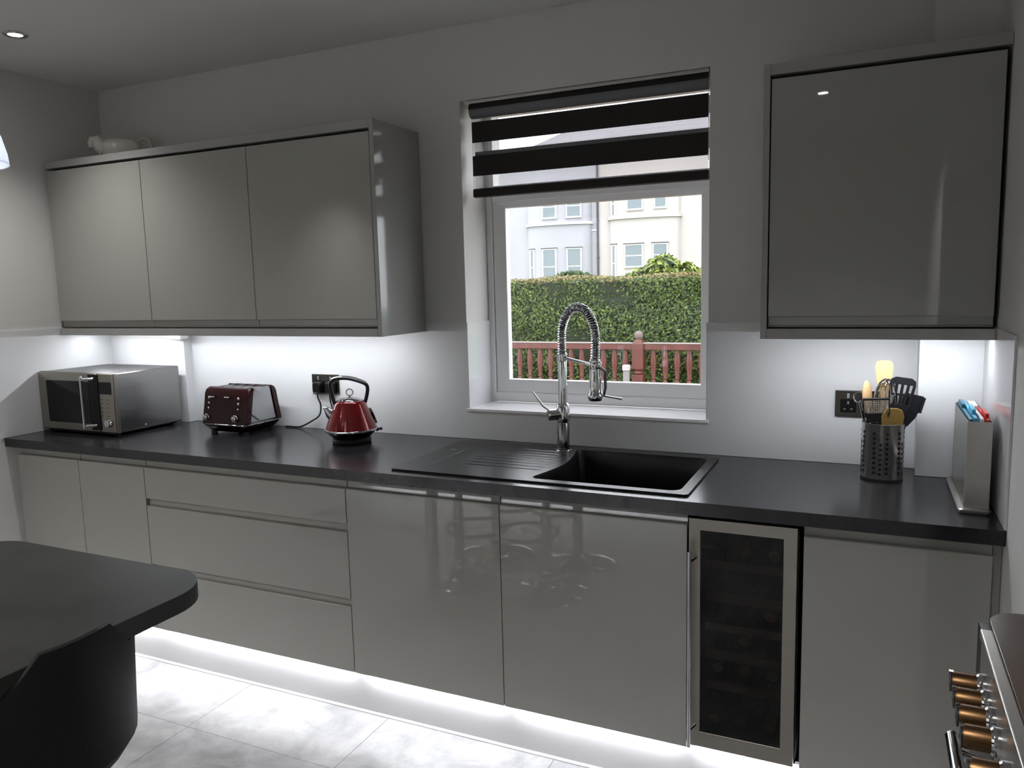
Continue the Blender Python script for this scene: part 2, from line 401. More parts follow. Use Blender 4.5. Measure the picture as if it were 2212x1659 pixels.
# ------------------------------------------------------------------ cabinets
YF = -.595
def jfront(mb, x0, x1, z0, z1, zl, yf=YF, s=1, inv=False):
    # handleless front: slab whose grip edge is hollowed behind a lip; s=-1 mirrors for units that face the other way
    yb = yf + .018*s
    if not inv:
        p = [(yb, z0), (yf, z0), (yf, zl-.003), (yf+.002*s, zl), (yf+.005*s, zl), (yf+.006*s, zl-.016), (yf+.010*s, zl-.022), (yb-.004*s, zl-.014), (yb-.003*s, z1), (yb, z1)]
    else:
        p = [(yb, z1), (yf, z1), (yf, zl+.003), (yf+.002*s, zl), (yf+.005*s, zl), (yf+.006*s, zl+.016), (yf+.010*s, zl+.022), (yb-.004*s, zl+.014), (yb-.003*s, z0), (yb, z0)]
    mb.prism(p, x0, x1)
GAP = .0015
def base_unit(name, label, x0, x1, fronts, cat='cabinet', group=None, cz=.87, wide=True):
    t = thing(name, label, cat, ((x0+x1)/2, -.30, .148), group=group)
    MB().box(x0+.0005, x1-.0005, YF+.019, -.02, .149, cz).build('carcass', CARC, t)
    for kind, fx0, fx1, z0, z1, zl in fronts:
        m = MB(); jfront(m, fx0+GAP, fx1-GAP, z0, z1, zl); m.build(kind, GLOSS, t, bevel=.0008, seg=1, smooth=0)
    return t
D = lambda a, b: ('door', a, b, .150, .868, .834)
base_unit('base_cabinet', 'narrow glossy grey base cabinet against the left wall, below the microwave', .03, .430, [D(.03, .430)])
base_unit('base_cabinet', 'glossy grey base cabinet between the leftmost cabinet and the drawers', .430, .822, [D(.430, .822)])
tag(MB().box(.0, .0295, YF+.019, -.02, .149, .87).build('filler_panel', CARC), 'slim grey filler strip between base cabinets and left wall', 'filler panel')
base_unit('drawer_unit', 'wide glossy grey three drawer unit below the toaster', .822, 1.819,
          [('drawer', .822, 1.819, .705, .868, .834), ('drawer', .822, 1.819, .428, .701, .675), ('drawer', .822, 1.819, .150, .424, .398)], 'drawers')
base_unit('base_cabinet', 'glossy grey integrated appliance door between the drawers and sink cabinet', 1.819, 2.418, [D(1.819, 2.418)])
base_unit('base_cabinet', 'glossy grey sink cabinet left of the wine cooler', 2.418, 3.018, [D(2.418, 3.018)], cz=.70)
base_unit('base_cabinet', 'glossy grey base cabinet right of the wine cooler', 3.330, 3.770, [D(3.330, 3.770)])
tag(MB().box(3.7705, 3.789, YF+.019, -.02, .149, .87).build('filler_panel', CARC), 'slim grey filler strip between last base cabinet and right wall', 'filler panel')
tag(MB().box(0, 3.788, -.556, -.540, FZ, .147).build('kickboard', mat('kickboard_laminate', (.55, .55, .56), .35)), 'pale kickboard under the sink run lit from above', 'kickboard')
tag(MB().prism([(-.556, FZ), (-.562, FZ), (-.562, FZ+.003), (-.560, FZ+.006), (-.556, FZ+.007)], .0, 3.788).build('floor_trim', mat('trim_white', (.7, .7, .7), .3)), 'thin white floor trim along the lit kickboard', 'floor trim')

# worktop in one piece with the bowl cut out
HX0, HX1, HY0, HY1 = 2.492, 2.990, -.552, -.090
ZT = .910; ZB = .872; WY = -.6265

# wall cabinets
def wall_unit(name, label, x0, x1, zl=1.412, panelL=None, panelR=None, group=None):
    t = thing(name, label, 'wall cabinet', ((x0+x1)/2, -.16, 1.382), group=group)
    MB().box(x0, x1, -.298, -.0062, 1.3815, 2.096).build('carcass', CARC, t)
    m = MB(); jfront(m, x0+GAP, x1-GAP, 1.387, 2.097, zl, yf=-.318, inv=True); m.build('door', GLOSS, t, bevel=.0008, seg=1, smooth=0)
    return t
wall_unit('wall_cabinet', 'grey wall cabinet touching the left wall above the microwave', .012, .616)
wall_unit('wall_cabinet', 'grey wall cabinet in the middle of the left row of three', .616, 1.210)
wall_unit('wall_cabinet', 'grey wall cabinet nearest the window in the left row of three', 1.210, 1.797)
wall_unit('wall_cabinet', 'wide grey wall cabinet above the chopping board stand', 3.196, 3.779)
def plate(name, label, cat, m, x0, x1, y0, y1, z0, z1, bevel=.0012):
    return tag(MB().box(x0, x1, y0, y1, z0, z1).build(name, m, bevel=bevel), label, cat)
plate('top_panel', 'grey cornice panel on top of the left wall cabinets', 'panel', GLOSSP, .0, 1.8, -.322, -.0005, 2.108, 2.139)
plate('light_pelmet', 'grey bottom panel under the left wall cabinets', 'panel', GLOSSP, .0005, 1.8, -.322, -.0065, 1.347, 1.378)
plate('end_panel', 'tall glossy grey end panel of left wall cabinets facing the window', 'panel', GLOSSP, 1.8, 1.8185, -.322, -.0065, 1.347, 2.139)
plate('top_panel', 'grey cornice panel on top of the right wall cabinet', 'panel', GLOSSP, 3.194, 3.789, -.322, -.101, 2.108, 2.139)
plate('light_pelmet', 'grey bottom panel under the right wall cabinet', 'panel', GLOSSP, 3.194, 3.7835, -.322, -.107, 1.347, 1.378)
plate('end_panel', 'slim grey end panel of right wall cabinet facing the window', 'panel', GLOSSP, 3.1755, 3.194, -.322, -.0065, 1.347, 2.139)

# light strips
def strip(label, x0, x1, y, z, m, w=.012, group=None, s=1):
    t = thing('led_strip', label, 'light strip', ((x0+x1)/2, y, z), group=group)
    MB().box(x0, x1, y-w/2, y+w/2, z-.003, z).build('diffuser', m, t, smooth=0)
    return t
strip('lit LED strip under the left wall cabinets above microwave and toaster', .06, 1.74, -.215, 1.3468, LEDM)
strip('lit LED strip under the right wall cabinet above chopping boards', 3.22, 3.77, -.262, 1.3468, LEDM)
tag(MB().box(.470, .545, -.11, -.06, 1.314, 1.3465).build('led_driver', CHALK, bevel=.002), 'small box on the underside of left wall cabinets behind the microwave', 'light driver')
for a, b, lb in ((.05, .80, 'under the two cabinets by the left wall'), (.84, 1.79, 'under the drawer unit'), (1.85, 2.40, 'under the appliance door left of the sink cabinet'), (2.45, 2.99, 'under the sink cabinet'), (3.04, 3.74, 'under the wine cooler and last base cabinet')):
    strip('lit LED kick strip hidden ' + lb, a, b, -.566, .1485, LEDK, w=.012)

# ------------------------------------------------------------------ wine cooler
wc = thing('wine_cooler', 'slim steel framed wine cooler with dark glass door between base cabinets', 'wine cooler', (3.17, -.3, .15))
CX0, CX1 = 3.021, 3.319
b = MB(); b.box(CX0, CX0+.02, -.575, -.05, .16, .866); b.box(CX1-.015, CX1, -.575, -.05, .16, .866); b.box(CX0, CX1, -.575, -.05, .845, .866)
b.box(CX0, CX1, -.575, -.05, .16, .175); b.box(CX0, CX1, -.07, -.05, .16, .866)
b.build('housing', CAVITY, wc)
f = MB(); frame(f, CX0+.002, CX1-.003, .163, .856, .032, .036, .045, .036, -.600, -.577, .006); f.build('door_frame', STEELW, wc, bevel=.0015)
MB().box(CX0+.033, CX1-.038, -.592, -.588, .205, .822).build('door_glass', COOLG, wc, smooth=0)
h = MB(); h.tube([(CX0+.012, -.640, .182), (CX0+.012, -.640, .77)], .0055, 14)
h.cyl((CX0+.012, -.640, .74), (CX0+.022, -.598, .74), .004); h.cyl((CX0+.012, -.640, .23), (CX0+.022, -.598, .23), .004)
h.build('door_handle', CHROME, wc)
for z in (.716, .617, .529, .443, .349):
    sh = MB().box(CX0+.045, CX1-.040, -.572, -.556, z-.012, z+.012).build('shelf', SHELFW, wc, bevel=.001)
    wr_ = MB()
    for k in range(9): wr_.cyl((CX0+.05+k*.026, -.556, z-.012), (CX0+.05+k*.026, -.08, z-.012), .002, seg=6)
    wr_.build('wire_rack', DCHROME, sh)
def bottle_mesh():
    body = MB(); body.lathe([(0, 0), (.030, 0), (.036, .004), (.0365, .18), (.033, .205), (.018, .235), (.0145, .25), (.0145, .262)], 24)
    foil = MB(); foil.lathe([(.0150, .250), (.0152, .300), (.0165, .302), (.0165, .312), (.015, .315), (0, .3155)], 20)
    return body, foil
def bottle(x, z, label, foil, y=-.20):
    t = thing('wine_bottle', label, 'bottle', (x, y, z), group='wine bottles lying in the cooler'); t.rotation_euler = (PI/2, 0, 0)
    bo, fo = bottle_mesh(); bo.build('glass_body', BOTG, t, local=True); fo.build('foil_capsule', foil, t, local=True)
bottle(3.172, .744, 'wine bottle on the top shelf of the cooler, left of two', FOILG)
bottle(3.250, .742, 'wine bottle on the top shelf of the cooler, right of two', FOILS)
bottle(3.240, .557, 'lone wine bottle on the third shelf of the cooler', FOILC)
bottle(3.170, .471, 'lone wine bottle on the fourth shelf of the cooler', FOILG)
bottle(3.092, .377, 'leftmost of three wine bottles on the lowest cooler shelf', FOILS)
bottle(3.170, .377, 'middle of three wine bottles on the lowest cooler shelf', FOILG)
bottle(3.248, .377, 'rightmost of three wine bottles on the lowest cooler shelf', FOILS)
bottle(3.082, .214, 'copper capped bottle at the left on the cooler floor', FOILC)
bottle(3.160, .214, 'dark bottle in the middle on the cooler floor', FOILS)
bottle(3.244, .214, 'copper capped bottle at the right on the cooler floor', FOILC)

# ------------------------------------------------------------------ sink
sk = thing('kitchen_sink', 'black composite sink with ribbed drainer set in the worktop', 'sink', (2.50, -.32, .910))
def bowl_loop(e, z, seg=6):
    x0, x1, y0, y1, r = 2.500-e, 2.984+e, -.546-e, -.096+e, .035
    pts = rrect(x0, x1, y0, y1, r, seg)
    out = []
    for x, y in pts:
        t = (y-y0)/(y1-y0)
        if x < (x0+x1)/2: x += .040*max(0, math.sin(PI*t))
        out.append((x, y, z))
    # refine the curved left side
    res = []
    n = len(out)
    for i in range(n):
        a = out[i]; bb_ = out[(i+1) % n]; res.append(a)
        for q in range(1, 6):
            y = a[1] + (bb_[1]-a[1])*q/6; x = a[0] + (bb_[0]-a[0])*q/6
            if a[0] < 2.7 and bb_[0] < 2.7 and abs(a[1]-bb_[1]) > .2:
                t = (y-y0)/(y1-y0); x = x0 + .040*math.sin(PI*t)
            res.append((x, y, z))
    return res
def plate_with_hole(outer, inner, z0, z1):
    bm = bmesh.new(); ed = []
    for L in (outer, inner):
        vs = [bm.verts.new((p[0], p[1], z1)) for p in L]
        ed += [bm.edges.new((vs[i], vs[(i+1) % len(vs)])) for i in range(len(vs))]
    bmesh.ops.triangle_fill(bm, edges=ed, use_beauty=True)
    g = bmesh.ops.extrude_face_region(bm, geom=bm.faces[:])
    bmesh.ops.translate(bm, verts=[v for v in g['geom'] if isinstance(v, bmesh.types.BMVert)], vec=(0, 0, z0-z1))
    bmesh.ops.recalc_face_normals(bm, faces=bm.faces)
    bm.verts.ensure_lookup_table(); bm.verts.index_update()
    mb = MB(); mb.v = [tuple(v.co) for v in bm.verts]; mb.f = [tuple(v.index for v in f.verts) for f in bm.faces]; bm.free()
    return mb
rim = plate_with_hole(rrect(2.000, 3.015, -.580, -.066, .014), bowl_loop(0, 0), .9102, .9165)
rim.build('sink_top', SINKM, sk, bevel=.002, smooth=30)
bw = MB(); L = [bowl_loop(0, .9164), bowl_loop(-.004, .905), bowl_loop(-.012, .75), bowl_loop(-.030, .727), bowl_loop(-.06, .722)]
bw.loft(L, cap0=False, cap1=True); bw.build('bowl', SINKM, sk, merge=False)
rb = MB()
for k in range(8):
    y = -.150 - k*.040; xe = 2.50 + .038*math.sin(PI*min(1, max(0, (y+.546)/.45))) - .020
    rb.tube([(2.17+.006*k, y, .9160), (2.19+.006*k, y, .9166), (xe-.02, y, .9166), (xe, y, .9160)], [.0008, .0019, .0019, .0008], 8, flat=5.0)
rb.build('drainer_ribs', SINKM, sk)
rb = MB(); rb.tube([(2.105, -.50, .9163), (2.105, -.17, .9163)], .0014, 6); rb.build('drainer_ridge', SINKM, sk)
rb = MB(); rb.box(2.045, 2.075, -.246, -.236, .9165, .9170); rb.build('maker_badge', CHROME, sk)
rb = MB(); rb.lathe([(.0, .006), (.012, .006), (.018, .002), (.019, 0)], 20, Matrix.Translation((2.528, -.42, .872)) @ Matrix.Rotation(PI/2, 4, 'Y')); rb.build('overflow_cover', CHROME, sk)
rb = MB(); rb.lathe([(0, .004), (.030, .004), (.040, .006), (.045, 0)], 28, Matrix.Translation((2.74, -.32, .722))); rb.build('drain', CHROME, sk)

wt = plate_with_hole([(0, WY), (3.7885, WY), (3.7885, -.1005), (3.6145, -.1005), (3.6145, -.0005), (0, -.0005)][::-1], [(HX0, HY0), (HX1, HY0), (HX1, HY1), (HX0, HY1)], ZB, ZT)
tag(wt.build('worktop', WORK, smooth=0), 'long black slate-effect worktop under the window', 'worktop')

# tap
tp = thing('kitchen_tap', 'tall chrome spring neck tap with spray head behind the sink', 'tap', (2.462, -.128, .9165))
T0 = Vector((2.462, -.128, .9165)); U = Vector((.800, -.600, 0))
P = lambda s_, z, side=0: T0 + U*s_ + Vector((.6, .8, 0))*side + Vector((0, 0, z))
m = MB(); m.lathe([(0, 0), (.030, 0), (.030, .004), (.0245, .006), (.0245, .012)], 28, Matrix.Translation(T0)); m.build('base_ring', CHROME, tp)
m = MB(); m.lathe([(.0225, .012), (.0225, .100), (.020, .104), (.020, .108)], 28, Matrix.Translation(T0)); m.build('lower_body', DCHROME, tp)
m = MB(); m.lathe([(.0235, .107), (.0245, .112), (.0245, .168), (.018, .178)], 28, Matrix.Translation(T0)); m.build('valve_body', CHROME, tp)
jd = Vector((-.80, -.60, -.05)).normalized(); jc = T0 + Vector((0, 0, .138))
m = MB(); m.cyl(jc, jc+jd*.052, .021, seg=26); m.cyl(jc+jd*.052, jc+jd*.058, .021, .016, seg=26); m.build('valve_cartridge', CHROME, tp)
lv = MB(); lv.tube([jc+jd*.045+Vector((0, 0, .012)), jc+jd*.062+Vector((-.014, 0, .034)), jc+jd*.066+Vector((-.054, .010, .084))], [.0040, .0038, .0032], 12); lv.build('lever', CHROME, tp)
m = MB(); m.lathe([(.0165, .170), (.0165, .345), (.0145, .352)], 24, Matrix.Translation(T0)); m.build('column', CHROME, tp)
R = .1075; zt = .418
path = [P(0, .30 + .118*k/14) for k in range(15)]
path += [P(R - R*math.cos(PI*k/40), zt + R*1.03*math.sin(PI*k/40)) for k in range(1, 41)]
path += [P(2*R - .004*k/8, zt - .075*k/8) for k in range(1, 9)]
m = MB(); m.tube(path, .0095, 12); m.build('inner_hose', DCHROME, tp)
def resample(p, n):
    d = [0]
    for i in range(1, len(p)): d.append(d[-1] + (p[i]-p[i-1]).length)
    out = []; j = 0
    for k in range(n):
        t = d[-1]*k/(n-1)
        while j < len(d)-2 and d[j+1] < t: j += 1
        out.append(p[j].lerp(p[j+1], (t-d[j])/max(1e-9, d[j+1]-d[j])))
    return out, d[-1]
rs, Ln = resample(path, 1201); turns = Ln/.0088; side = Vector((.6, .8, 0)); hel = []
for k, q in enumerate(rs):
    tg = (rs[min(k+1, 1200)] - rs[max(k-1, 0)]).normalized(); nn = side.cross(tg).normalized()
    a = 2*PI*turns*k/1200; hel.append(q + side*math.cos(a)*.0135 + nn*math.sin(a)*.0135)
m = MB(); m.tube(hel, .0027, 8); m.build('spring', CHROME, tp)
e = 2*R - .004
m = MB(); m.lathe([(.013, .355), (.0185, .350), (.020, .325), (.020, .295), (.0215, .290), (.0215, .262), (.0225, .240), (.0275, .232), (.0275, .222), (.023, .212), (0, .212)][::-1], 26, Matrix.Translation(T0 + U*e))
m.build('spray_head', CHROME, tp)
m = MB(); m.cyl(P(0, .345), P(e-.022, .333), .0055, seg=14); m.lathe([(.0205, -.012), (.0215, -.01), (.0215, .010), (.0205, .012)], 24, Matrix.Translation(P(e, .333)))
m.lathe([(.018, -.014), (.0195, -.012), (.0195, .012), (.018, .014)], 24, Matrix.Translation(P(0, .345))); m.build('support_arm', CHROME, tp)
q = T0 + U*e + Vector((0, 0, .228))
m = MB(); m.tube([q + Vector((.015, 0, .10)), q + Vector((.034, 0, .085)), q + Vector((.036, 0, .03)), q + Vector((.03, 0, .004))], [.005, .006, .005, .004], 10); m.build('spray_trigger', DCHROME, tp)
m = MB(); m.tube([q + Vector((.016, 0, .003)), q + Vector((.05, -.005, -.001)), q + Vector((.098, -.01, -.006))], [.0035, .0035, .0040], 10, flat=1.6); m.build('spray_lever', CHROME, tp)

# ------------------------------------------------------------------ microwave
mw = thing('microwave_oven', 'stainless steel microwave with black glass door at the left end of worktop', 'microwave', (.26, -.28, ZT))
MX0, MX1, MY0, MY1, MZ0, MZ1 = .014, .504, -.450, -.092, .925, 1.190
MB().box(MX0+.004, MX1-.004, MY0+.018, MY1, MZ0, MZ1-.002).build('casing', mat('microwave_steel', (.38, .37, .37), .24, metal=1, bump=(8, (1, 1, 3), .0006)), mw, bevel=.004)
m = MB(); m.box(MX0, MX1, MY0+.004, MY0+.020, MZ0, MZ1); m.build('front_surround', STEELW, mw, bevel=.003)
m = MB(); m.box(MX0+.002, .400, MY0-.006, MY0+.004, MZ0+.004, MZ1-.003); m.build('door', STEELW, mw, bevel=.002)
m = MB(); m.prism(rrect(.072, .352, .962, 1.152, .010), MY0-.0085, MY0-.0055, 'y'); m.build('door_window', BLACKG, mw)
MB().box(.353, .412, MY0-.0080, MY0-.0040, .936, 1.184).build('black_strip', BLACK, mw, bevel=.001)
h = MB(); h.tube([(.352, MY0-.042, .950), (.352, MY0-.042, 1.172)], .006, 14); h.cyl((.352, MY0-.042, 1.165), (.385, MY0-.006, 1.165), .006); h.cyl((.352, MY0-.042, .958), (.385, MY0-.006, .958), .006)
h.sphere((.352, MY0-.042, 1.172), .0075, 12, 8); h.build('door_handle', CHROME, mw)
m = MB(); m.box(.403, .500, MY0-.004, MY0+.004, MZ0+.004, MZ1-.003); cp = m.build('control_panel', STEELW, mw, bevel=.0015)
MB().box(.412, .492, MY0-.0055, MY0-.004, 1.098, 1.152).build('display', BLACKG, cp)
kb = MB(); kb.lathe([(.0185, 0), (.0175, .014), (.016, .017), (0, .017)], 26, Matrix.Translation((.466, MY0-.004, .972)) @ Matrix.Rotation(PI/2, 4, 'X')); kb.build('dial', CHROME, cp)
for r in range(5):
    MB().box(.420, .428, MY0-.0052, MY0-.004, 1.072-r*.018, 1.076-r*.018).build('button_mark', BLACK, cp)
    MB().box(.452, .472, MY0-.0050, MY0-.004, 1.073-r*.018, 1.0745-r*.018).build('button_mark', BLACK, cp)
for x in (.05, .46):
    for y in (-.41, -.13): MB().cyl((x, y, ZT+.0002), (x, y, MZ0), .014).build('foot', RUBBER, mw)
MB().box(.035, .475, -.435, -.11, .916, .9255).build('underside', BLACK, mw)
sc = MB(); sc.sphere((MX1-.003, -.30, .940), .006, 12, 8, (.5, 1, 1)); sc.build('casing_screw', CHROME, mw)

# ------------------------------------------------------------------ toaster
ts = thing('toaster', 'red four slot toaster with chrome sides', 'toaster', (.930, -.145, ZT))
X0, X1, Y0, Y1 = -.122, .128, -.118, .112    # local
band = .046; top = .203
def shell(y0, y1, z0, z1, dx0, dx1, lean0, lean1):
    # side profile in (y,z) leaning in to the top, rounded shoulders
    pr = [(y0, z0), (y0+lean0*.55, z0+(z1-z0)*.55), (y0+lean0*.85, z1-.022), (y0+lean0+.006, z1-.008), (y0+lean0+.02, z1), (y1-lean1-.02, z1), (y1-lean1-.006, z1-.008), (y1-lean1*.85, z1-.022), (y1-lean1*.55, z0+(z1-z0)*.55), (y1, z0)]
    mb = MB(); mb.prism(pr, dx0, dx1); return mb
shell(Y0+.03, Y1-.025, band+.004, top-.002, X0+.006, X1-.006, .010, .010).build('chrome_body', CHROME, ts, bevel=.006, seg=3, local=True)
def facia(ya, yb, sgn):
    pr = [(ya, band), (ya+.018*sgn, band+.085), (ya+.026*sgn, top-.026), (ya+.036*sgn, top-.008), (ya+.056*sgn, top+.001), (yb+.03*sgn, top+.001), (yb+.03*sgn, top-.004), (yb, band)]
    mb = MB(); mb.prism(pr, X0, X1); return mb
facia(Y0, Y0+.036, 1).build('front_facia', DKRED, ts, bevel=.010, seg=4, local=True)
facia(Y1, Y1-.030, -1).build('rear_facia', DKRED, ts, bevel=.008, seg=3, local=True)
bs = MB()
Lo = []
for z, e in ((.010, -.028), (.018, -.018), (.034, -.004), (.043, .001)):
    Lo.append([(x, y, z) for x, y in rrect(X0-e, X1+e, Y0-e*1.0, Y1+e, .022)])
bs.loft(Lo); bs.build('base', DKRED, ts, local=True)
bd = MB(); bd.loft([[(x, y, z) for x, y in rrect(X0-e, X1+e, Y0-e, Y1+e, .024)] for z, e in ((.0425, .0015), (.044, .0035), (.047, .0035), (.0485, .0015))]); bd.build('chrome_band', CHROME, ts, local=True)
sl = MB()
for k in range(4):
    x = X0 + .043 + k*.055; sl.box(x-.009, x+.009, Y0+.070, Y1-.045, top-.0035, top-.0012)
sl.build('bread_slots', BLACK, ts, local=True)
for x in (-.097, .068):
    kb = MB(); Mk = Matrix.Translation((x, Y0+.0065, band+.028)) @ Matrix.Rotation(PI/2, 4, 'X')
    kb.lathe([(.0165, 0), (.0165, .004), (.013, .006), (.012, .014), (0, .015)], 24, Mk); kb.box(-.002, .002, -.012, .012, .013, .018, Mk); kb.build('browning_knob', CHROME, ts, local=True)
    for j in range(3):
        bt = MB(); bt.sphere((x+.008 if x > 0 else x+.004, Y0+.0165+.0032*j, band+.066+.023*j), .0068, 14, 8, (1, .5, 1)); bt.build('button', CHROME, ts, local=True)
    lv = MB(); lv.box(x+.018 if x < 0 else x-.062, x+.046 if x < 0 else x-.034, Y0+.010, Y0+.034, band+.116, band+.121); lv.build('bread_lever', CHROME, ts, bevel=.002, local=True)
for x in (X0+.035, X1-.035):
    for y in (Y0+.035, Y1-.035): MB().cyl((x, y, .0002), (x, y, .012), .014).build('foot', RUBBER, ts, local=True)

# ------------------------------------------------------------------ kettle
kt = thing('electric_kettle', 'red pyramid kettle with black loop handle right of the toaster', 'kettle', (1.568, -.205, ZT), math.radians(36.7))
m = MB(); m.lathe([(0, .0002), (.074, .0002), (.078, .004), (.079, .012), (.074, .018), (0, .018)], 40); m.build('power_base', RUBBER, kt, local=True)
m = MB(); m.lathe([(0, .018), (.068, .018), (.077, .022), (.100, .045), (.104, .050)], 48); m.build('lower_bowl', BLACKG, kt, local=True)
m = MB(); m.lathe([(.104, .049), (.1075, .051), (.1075, .056), (.104, .058)], 48); m.build('chrome_band', CHROME, kt, local=True)
m = MB(); m.lathe([(.1045, .057), (.099, .072), (.0925, .090), (.081, .118), (.071, .141), (.064, .158), (.060, .166), (.054, .170), (.048, .171)], 48); m.build('red_body', RED, kt, local=True)
m = MB(); m.lathe([(.0485, .170), (.044, .175), (.030, .180), (.012, .1835), (0, .184)], 40); m.build('lid', CHROME, kt, local=True)
m = MB(); m.cyl((0, 0, .183), (0, 0, .190), .004); m.tube([(.0135*math.cos(a), 0, .203+.0135*math.sin(a)) for a in [2*PI*k/24 for k in range(24)]], .0022, 8, closed=True); m.build('lid_ring', CHROME, kt, local=True)
sp_ = MB()
def sq(c, w, h, d):   # small cross-section loop
    c = Vector(c); d = Vector(d).normalized(); s1 = Vector((0, 1, 0)); u1 = d.cross(s1)
    return [tuple(c + s1*w*math.cos(2*PI*k/14) + u1*h*math.sin(2*PI*k/14)) for k in range(14)]
sp_.loft([sq((-.070, 0, .108), .022, .026, (-1, 0, .6)), sq((-.086, 0, .126), .017, .020, (-1, 0, .7)), sq((-.100, 0, .142), .010, .009, (-1, 0, .45)), sq((-.1075, 0, .147), .006, .003, (-1, 0, .3))]); sp_.build('spout', CHROME, kt, local=True)
hp = [(-.060, .150), (-.0665, .185), (-.072, .215), (-.076, .236), (-.070, .249), (-.055, .258), (-.030, .2615), (.000, .259), (.030, .250), (.056, .239), (.069, .229), (.0725, .214), (.070, .196), (.064, .172), (.057, .152)]
def catmull(p, n=5):
    o = []
    for i in range(len(p)-1):
        a = Vector(p[max(i-1, 0)]); b_ = Vector(p[i]); c = Vector(p[i+1]); d = Vector(p[min(i+2, len(p)-1)])
        for k in range(n):
            t = k/n; o.append(.5*((2*b_) + (-a+c)*t + (2*a-5*b_+4*c-d)*t*t + (-a+3*b_-3*c+d)*t**3))
    o.append(Vector(p[-1])); return o
hc = catmull(hp); hm = MB(); hm.tube([(q.x, 0, q.y) for q in hc], .0075, 12, flat=1.5); hm.build('handle', BLACK, kt, local=True)
hm = MB(); hm.tube([(q.x*1.03, 0, q.y+.0065) for q in hc[22:50]], .004, 10, flat=1.8); hm.build('handle_trim', CHROME, kt, local=True)
m = MB(); m.tube([(.098, 0, .040), (.112, 0, .046), (.124, 0, .047)], [.006, .005, .0065], 10, flat=1.4); m.build('switch', BLACK, kt, local=True)
m = MB(); m.tube([(.078, 0, .135), (.089, 0, .110), (.103, 0, .072)], [.003, .0045, .003], 8, flat=2.2); m.build('water_gauge', BLACKG, kt, local=True)

# ------------------------------------------------------------------ sockets, plugs, cables
def socket(x0, label):
    t = thing('double_socket', label, 'socket', (x0+.0735, -.006, 1.070))
    MB().box(x0, x0+.147, -.0120, -.0062, 1.070, 1.157).build('face_plate', mat('dark_nickel', (.10, .095, .09), .22, metal=1), t, bevel=.002)
    for k in (0, 1):
        c = x0 + .040 + k*.067
        ins = MB(); ins.prism(rrect(c-.024, c+.024, 1.084, 1.128, .005), -.0135, -.0119, 'y'); i = ins.build('insert', BLACK, t)
        s_ = MB(); s_.box(c-.0045, c+.0045, -.0185, -.0119, 1.132, 1.148); s_.build('rocker_switch', CHROME, t, bevel=.001)
        s_ = MB(); s_.box(c-.003, c+.003, -.0140, -.0134, 1.112, 1.122); s_.box(c-.014, c-.007, -.0140, -.0134, 1.094, 1.098); s_.box(c+.007, c+.014, -.0140, -.0134, 1.094, 1.098); s_.build('pin_slots', STEEL, i)
    return t
socket(1.222, 'double wall socket with black plugs behind the kettle')
socket(3.378, 'double wall socket left of the utensil pot')
def plug(cx, label, pts):
    t = thing('plug', label, 'plug', (cx, -.0145, 1.075))
    pl = MB(); Lp = [[(x, y, z) for x, z in rrect(cx-.024+e, cx+.024-e, 1.073+e, 1.125-e, .009)] for y, e in ((-.0141, 0), (-.030, .001), (-.038, .006))]
    pl.loft(Lp); pl.build('plug_body', BLACK, t)
    cb = MB(); q = catmull([Vector(a) for a in pts], 6) ; cb.tube(q, .0036, 8); cb.build('cable', CABLE, t)
plug(1.262, 'black plug with cable running down to the toaster', [(1.262, -.026, 1.076), (1.262, -.027, 1.055), (1.274, -.025, 1.020), (1.262, -.022, .975), (1.215, -.022, .945), (1.150, -.022, .9165), (1.095, -.022, .9145), (1.066, -.022, .9145)])
plug(1.329, 'black plug with cable running down behind the kettle', [(1.329, -.026, 1.076), (1.330, -.026, 1.04), (1.345, -.022, .98), (1.380, -.020, .9145), (1.46, -.05, .9145), (1.508, -.12, .9145)])

# ------------------------------------------------------------------ utensil pot
PX, PY = 3.521, -.172
pot = thing('utensil_pot', 'perforated stainless steel utensil pot right of the wall socket', 'utensil pot', (PX, PY, ZT))
RP = .0590
m = MB(); m.lathe([(0, .006), (RP-.002, .006), (RP, .010), (RP, .172), (RP+.0015, .175), (RP-.0005, .176), (RP-.0015, .172), (RP-.0015, .012), (0, .011)], 64); m.build('cup', STEELV, pot, local=True)
m = MB(); m.lathe([(0, .0002), (RP, .0002), (RP+.001, .003), (RP, .007), (0, .007)], 48); m.build('base_ring', RUBBER, pot, local=True)
for c0 in [-PI/2-.10 + 2*PI*k/5 for k in range(5)]:
    ho = MB()
    for j in range(3):
        for i in range(9):
            if j == 1 and i < 2: continue
            a = c0 + (j-1)*.30; z = .148 - i*.0150 - (j % 2)*.0035
            Mh = Matrix.Rotation(a, 4, 'Z') @ Matrix.Translation((RP+.0002, 0, z)) @ Matrix.Rotation(PI/2, 4, 'Y')
            ho.lathe([(.0050, 0), (.0050, .0005), (0, .0006)], 4 if j else 6, Mh)
    ho.build('perforations', BLACK, pot, local=True)
# utensils: local frame = base inside the pot, leaning
def utensil(name, label, cat, bx, by, tx, ty, tz, rz):
    # Empty at the lower end, local z along the stem
    t = thing(name, label, cat)
    a = Vector((PX+bx, PY+by, ZT+.016)); b_ = Vector((PX+tx, PY+ty, tz)); d = b_ - a
    t.location = a; t.rotation_mode = 'QUATERNION'
    q = Vector((0, 0, 1)).rotation_difference(d.normalized())
    from mathutils import Quaternion
    t.rotation_quaternion = q @ Quaternion((0, 0, 1), rz)
    return t, d.length
def blade(mb, prof, th, z0=0):
    # prof: (half width, z) symmetrical blade in local xz, thickness th in y
    poly = [(w_, z) for w_, z in prof] + [(-w_, z) for w_, z in reversed(prof) if w_ > 1e-6]
    mb.prism(poly, -th/2, th/2, 'y')
t, Ln_ = utensil('wooden_turner', 'tall pale wooden turner rising highest from the utensil pot', 'utensil', .0, .015, -.002, .020, 1.272, .1)
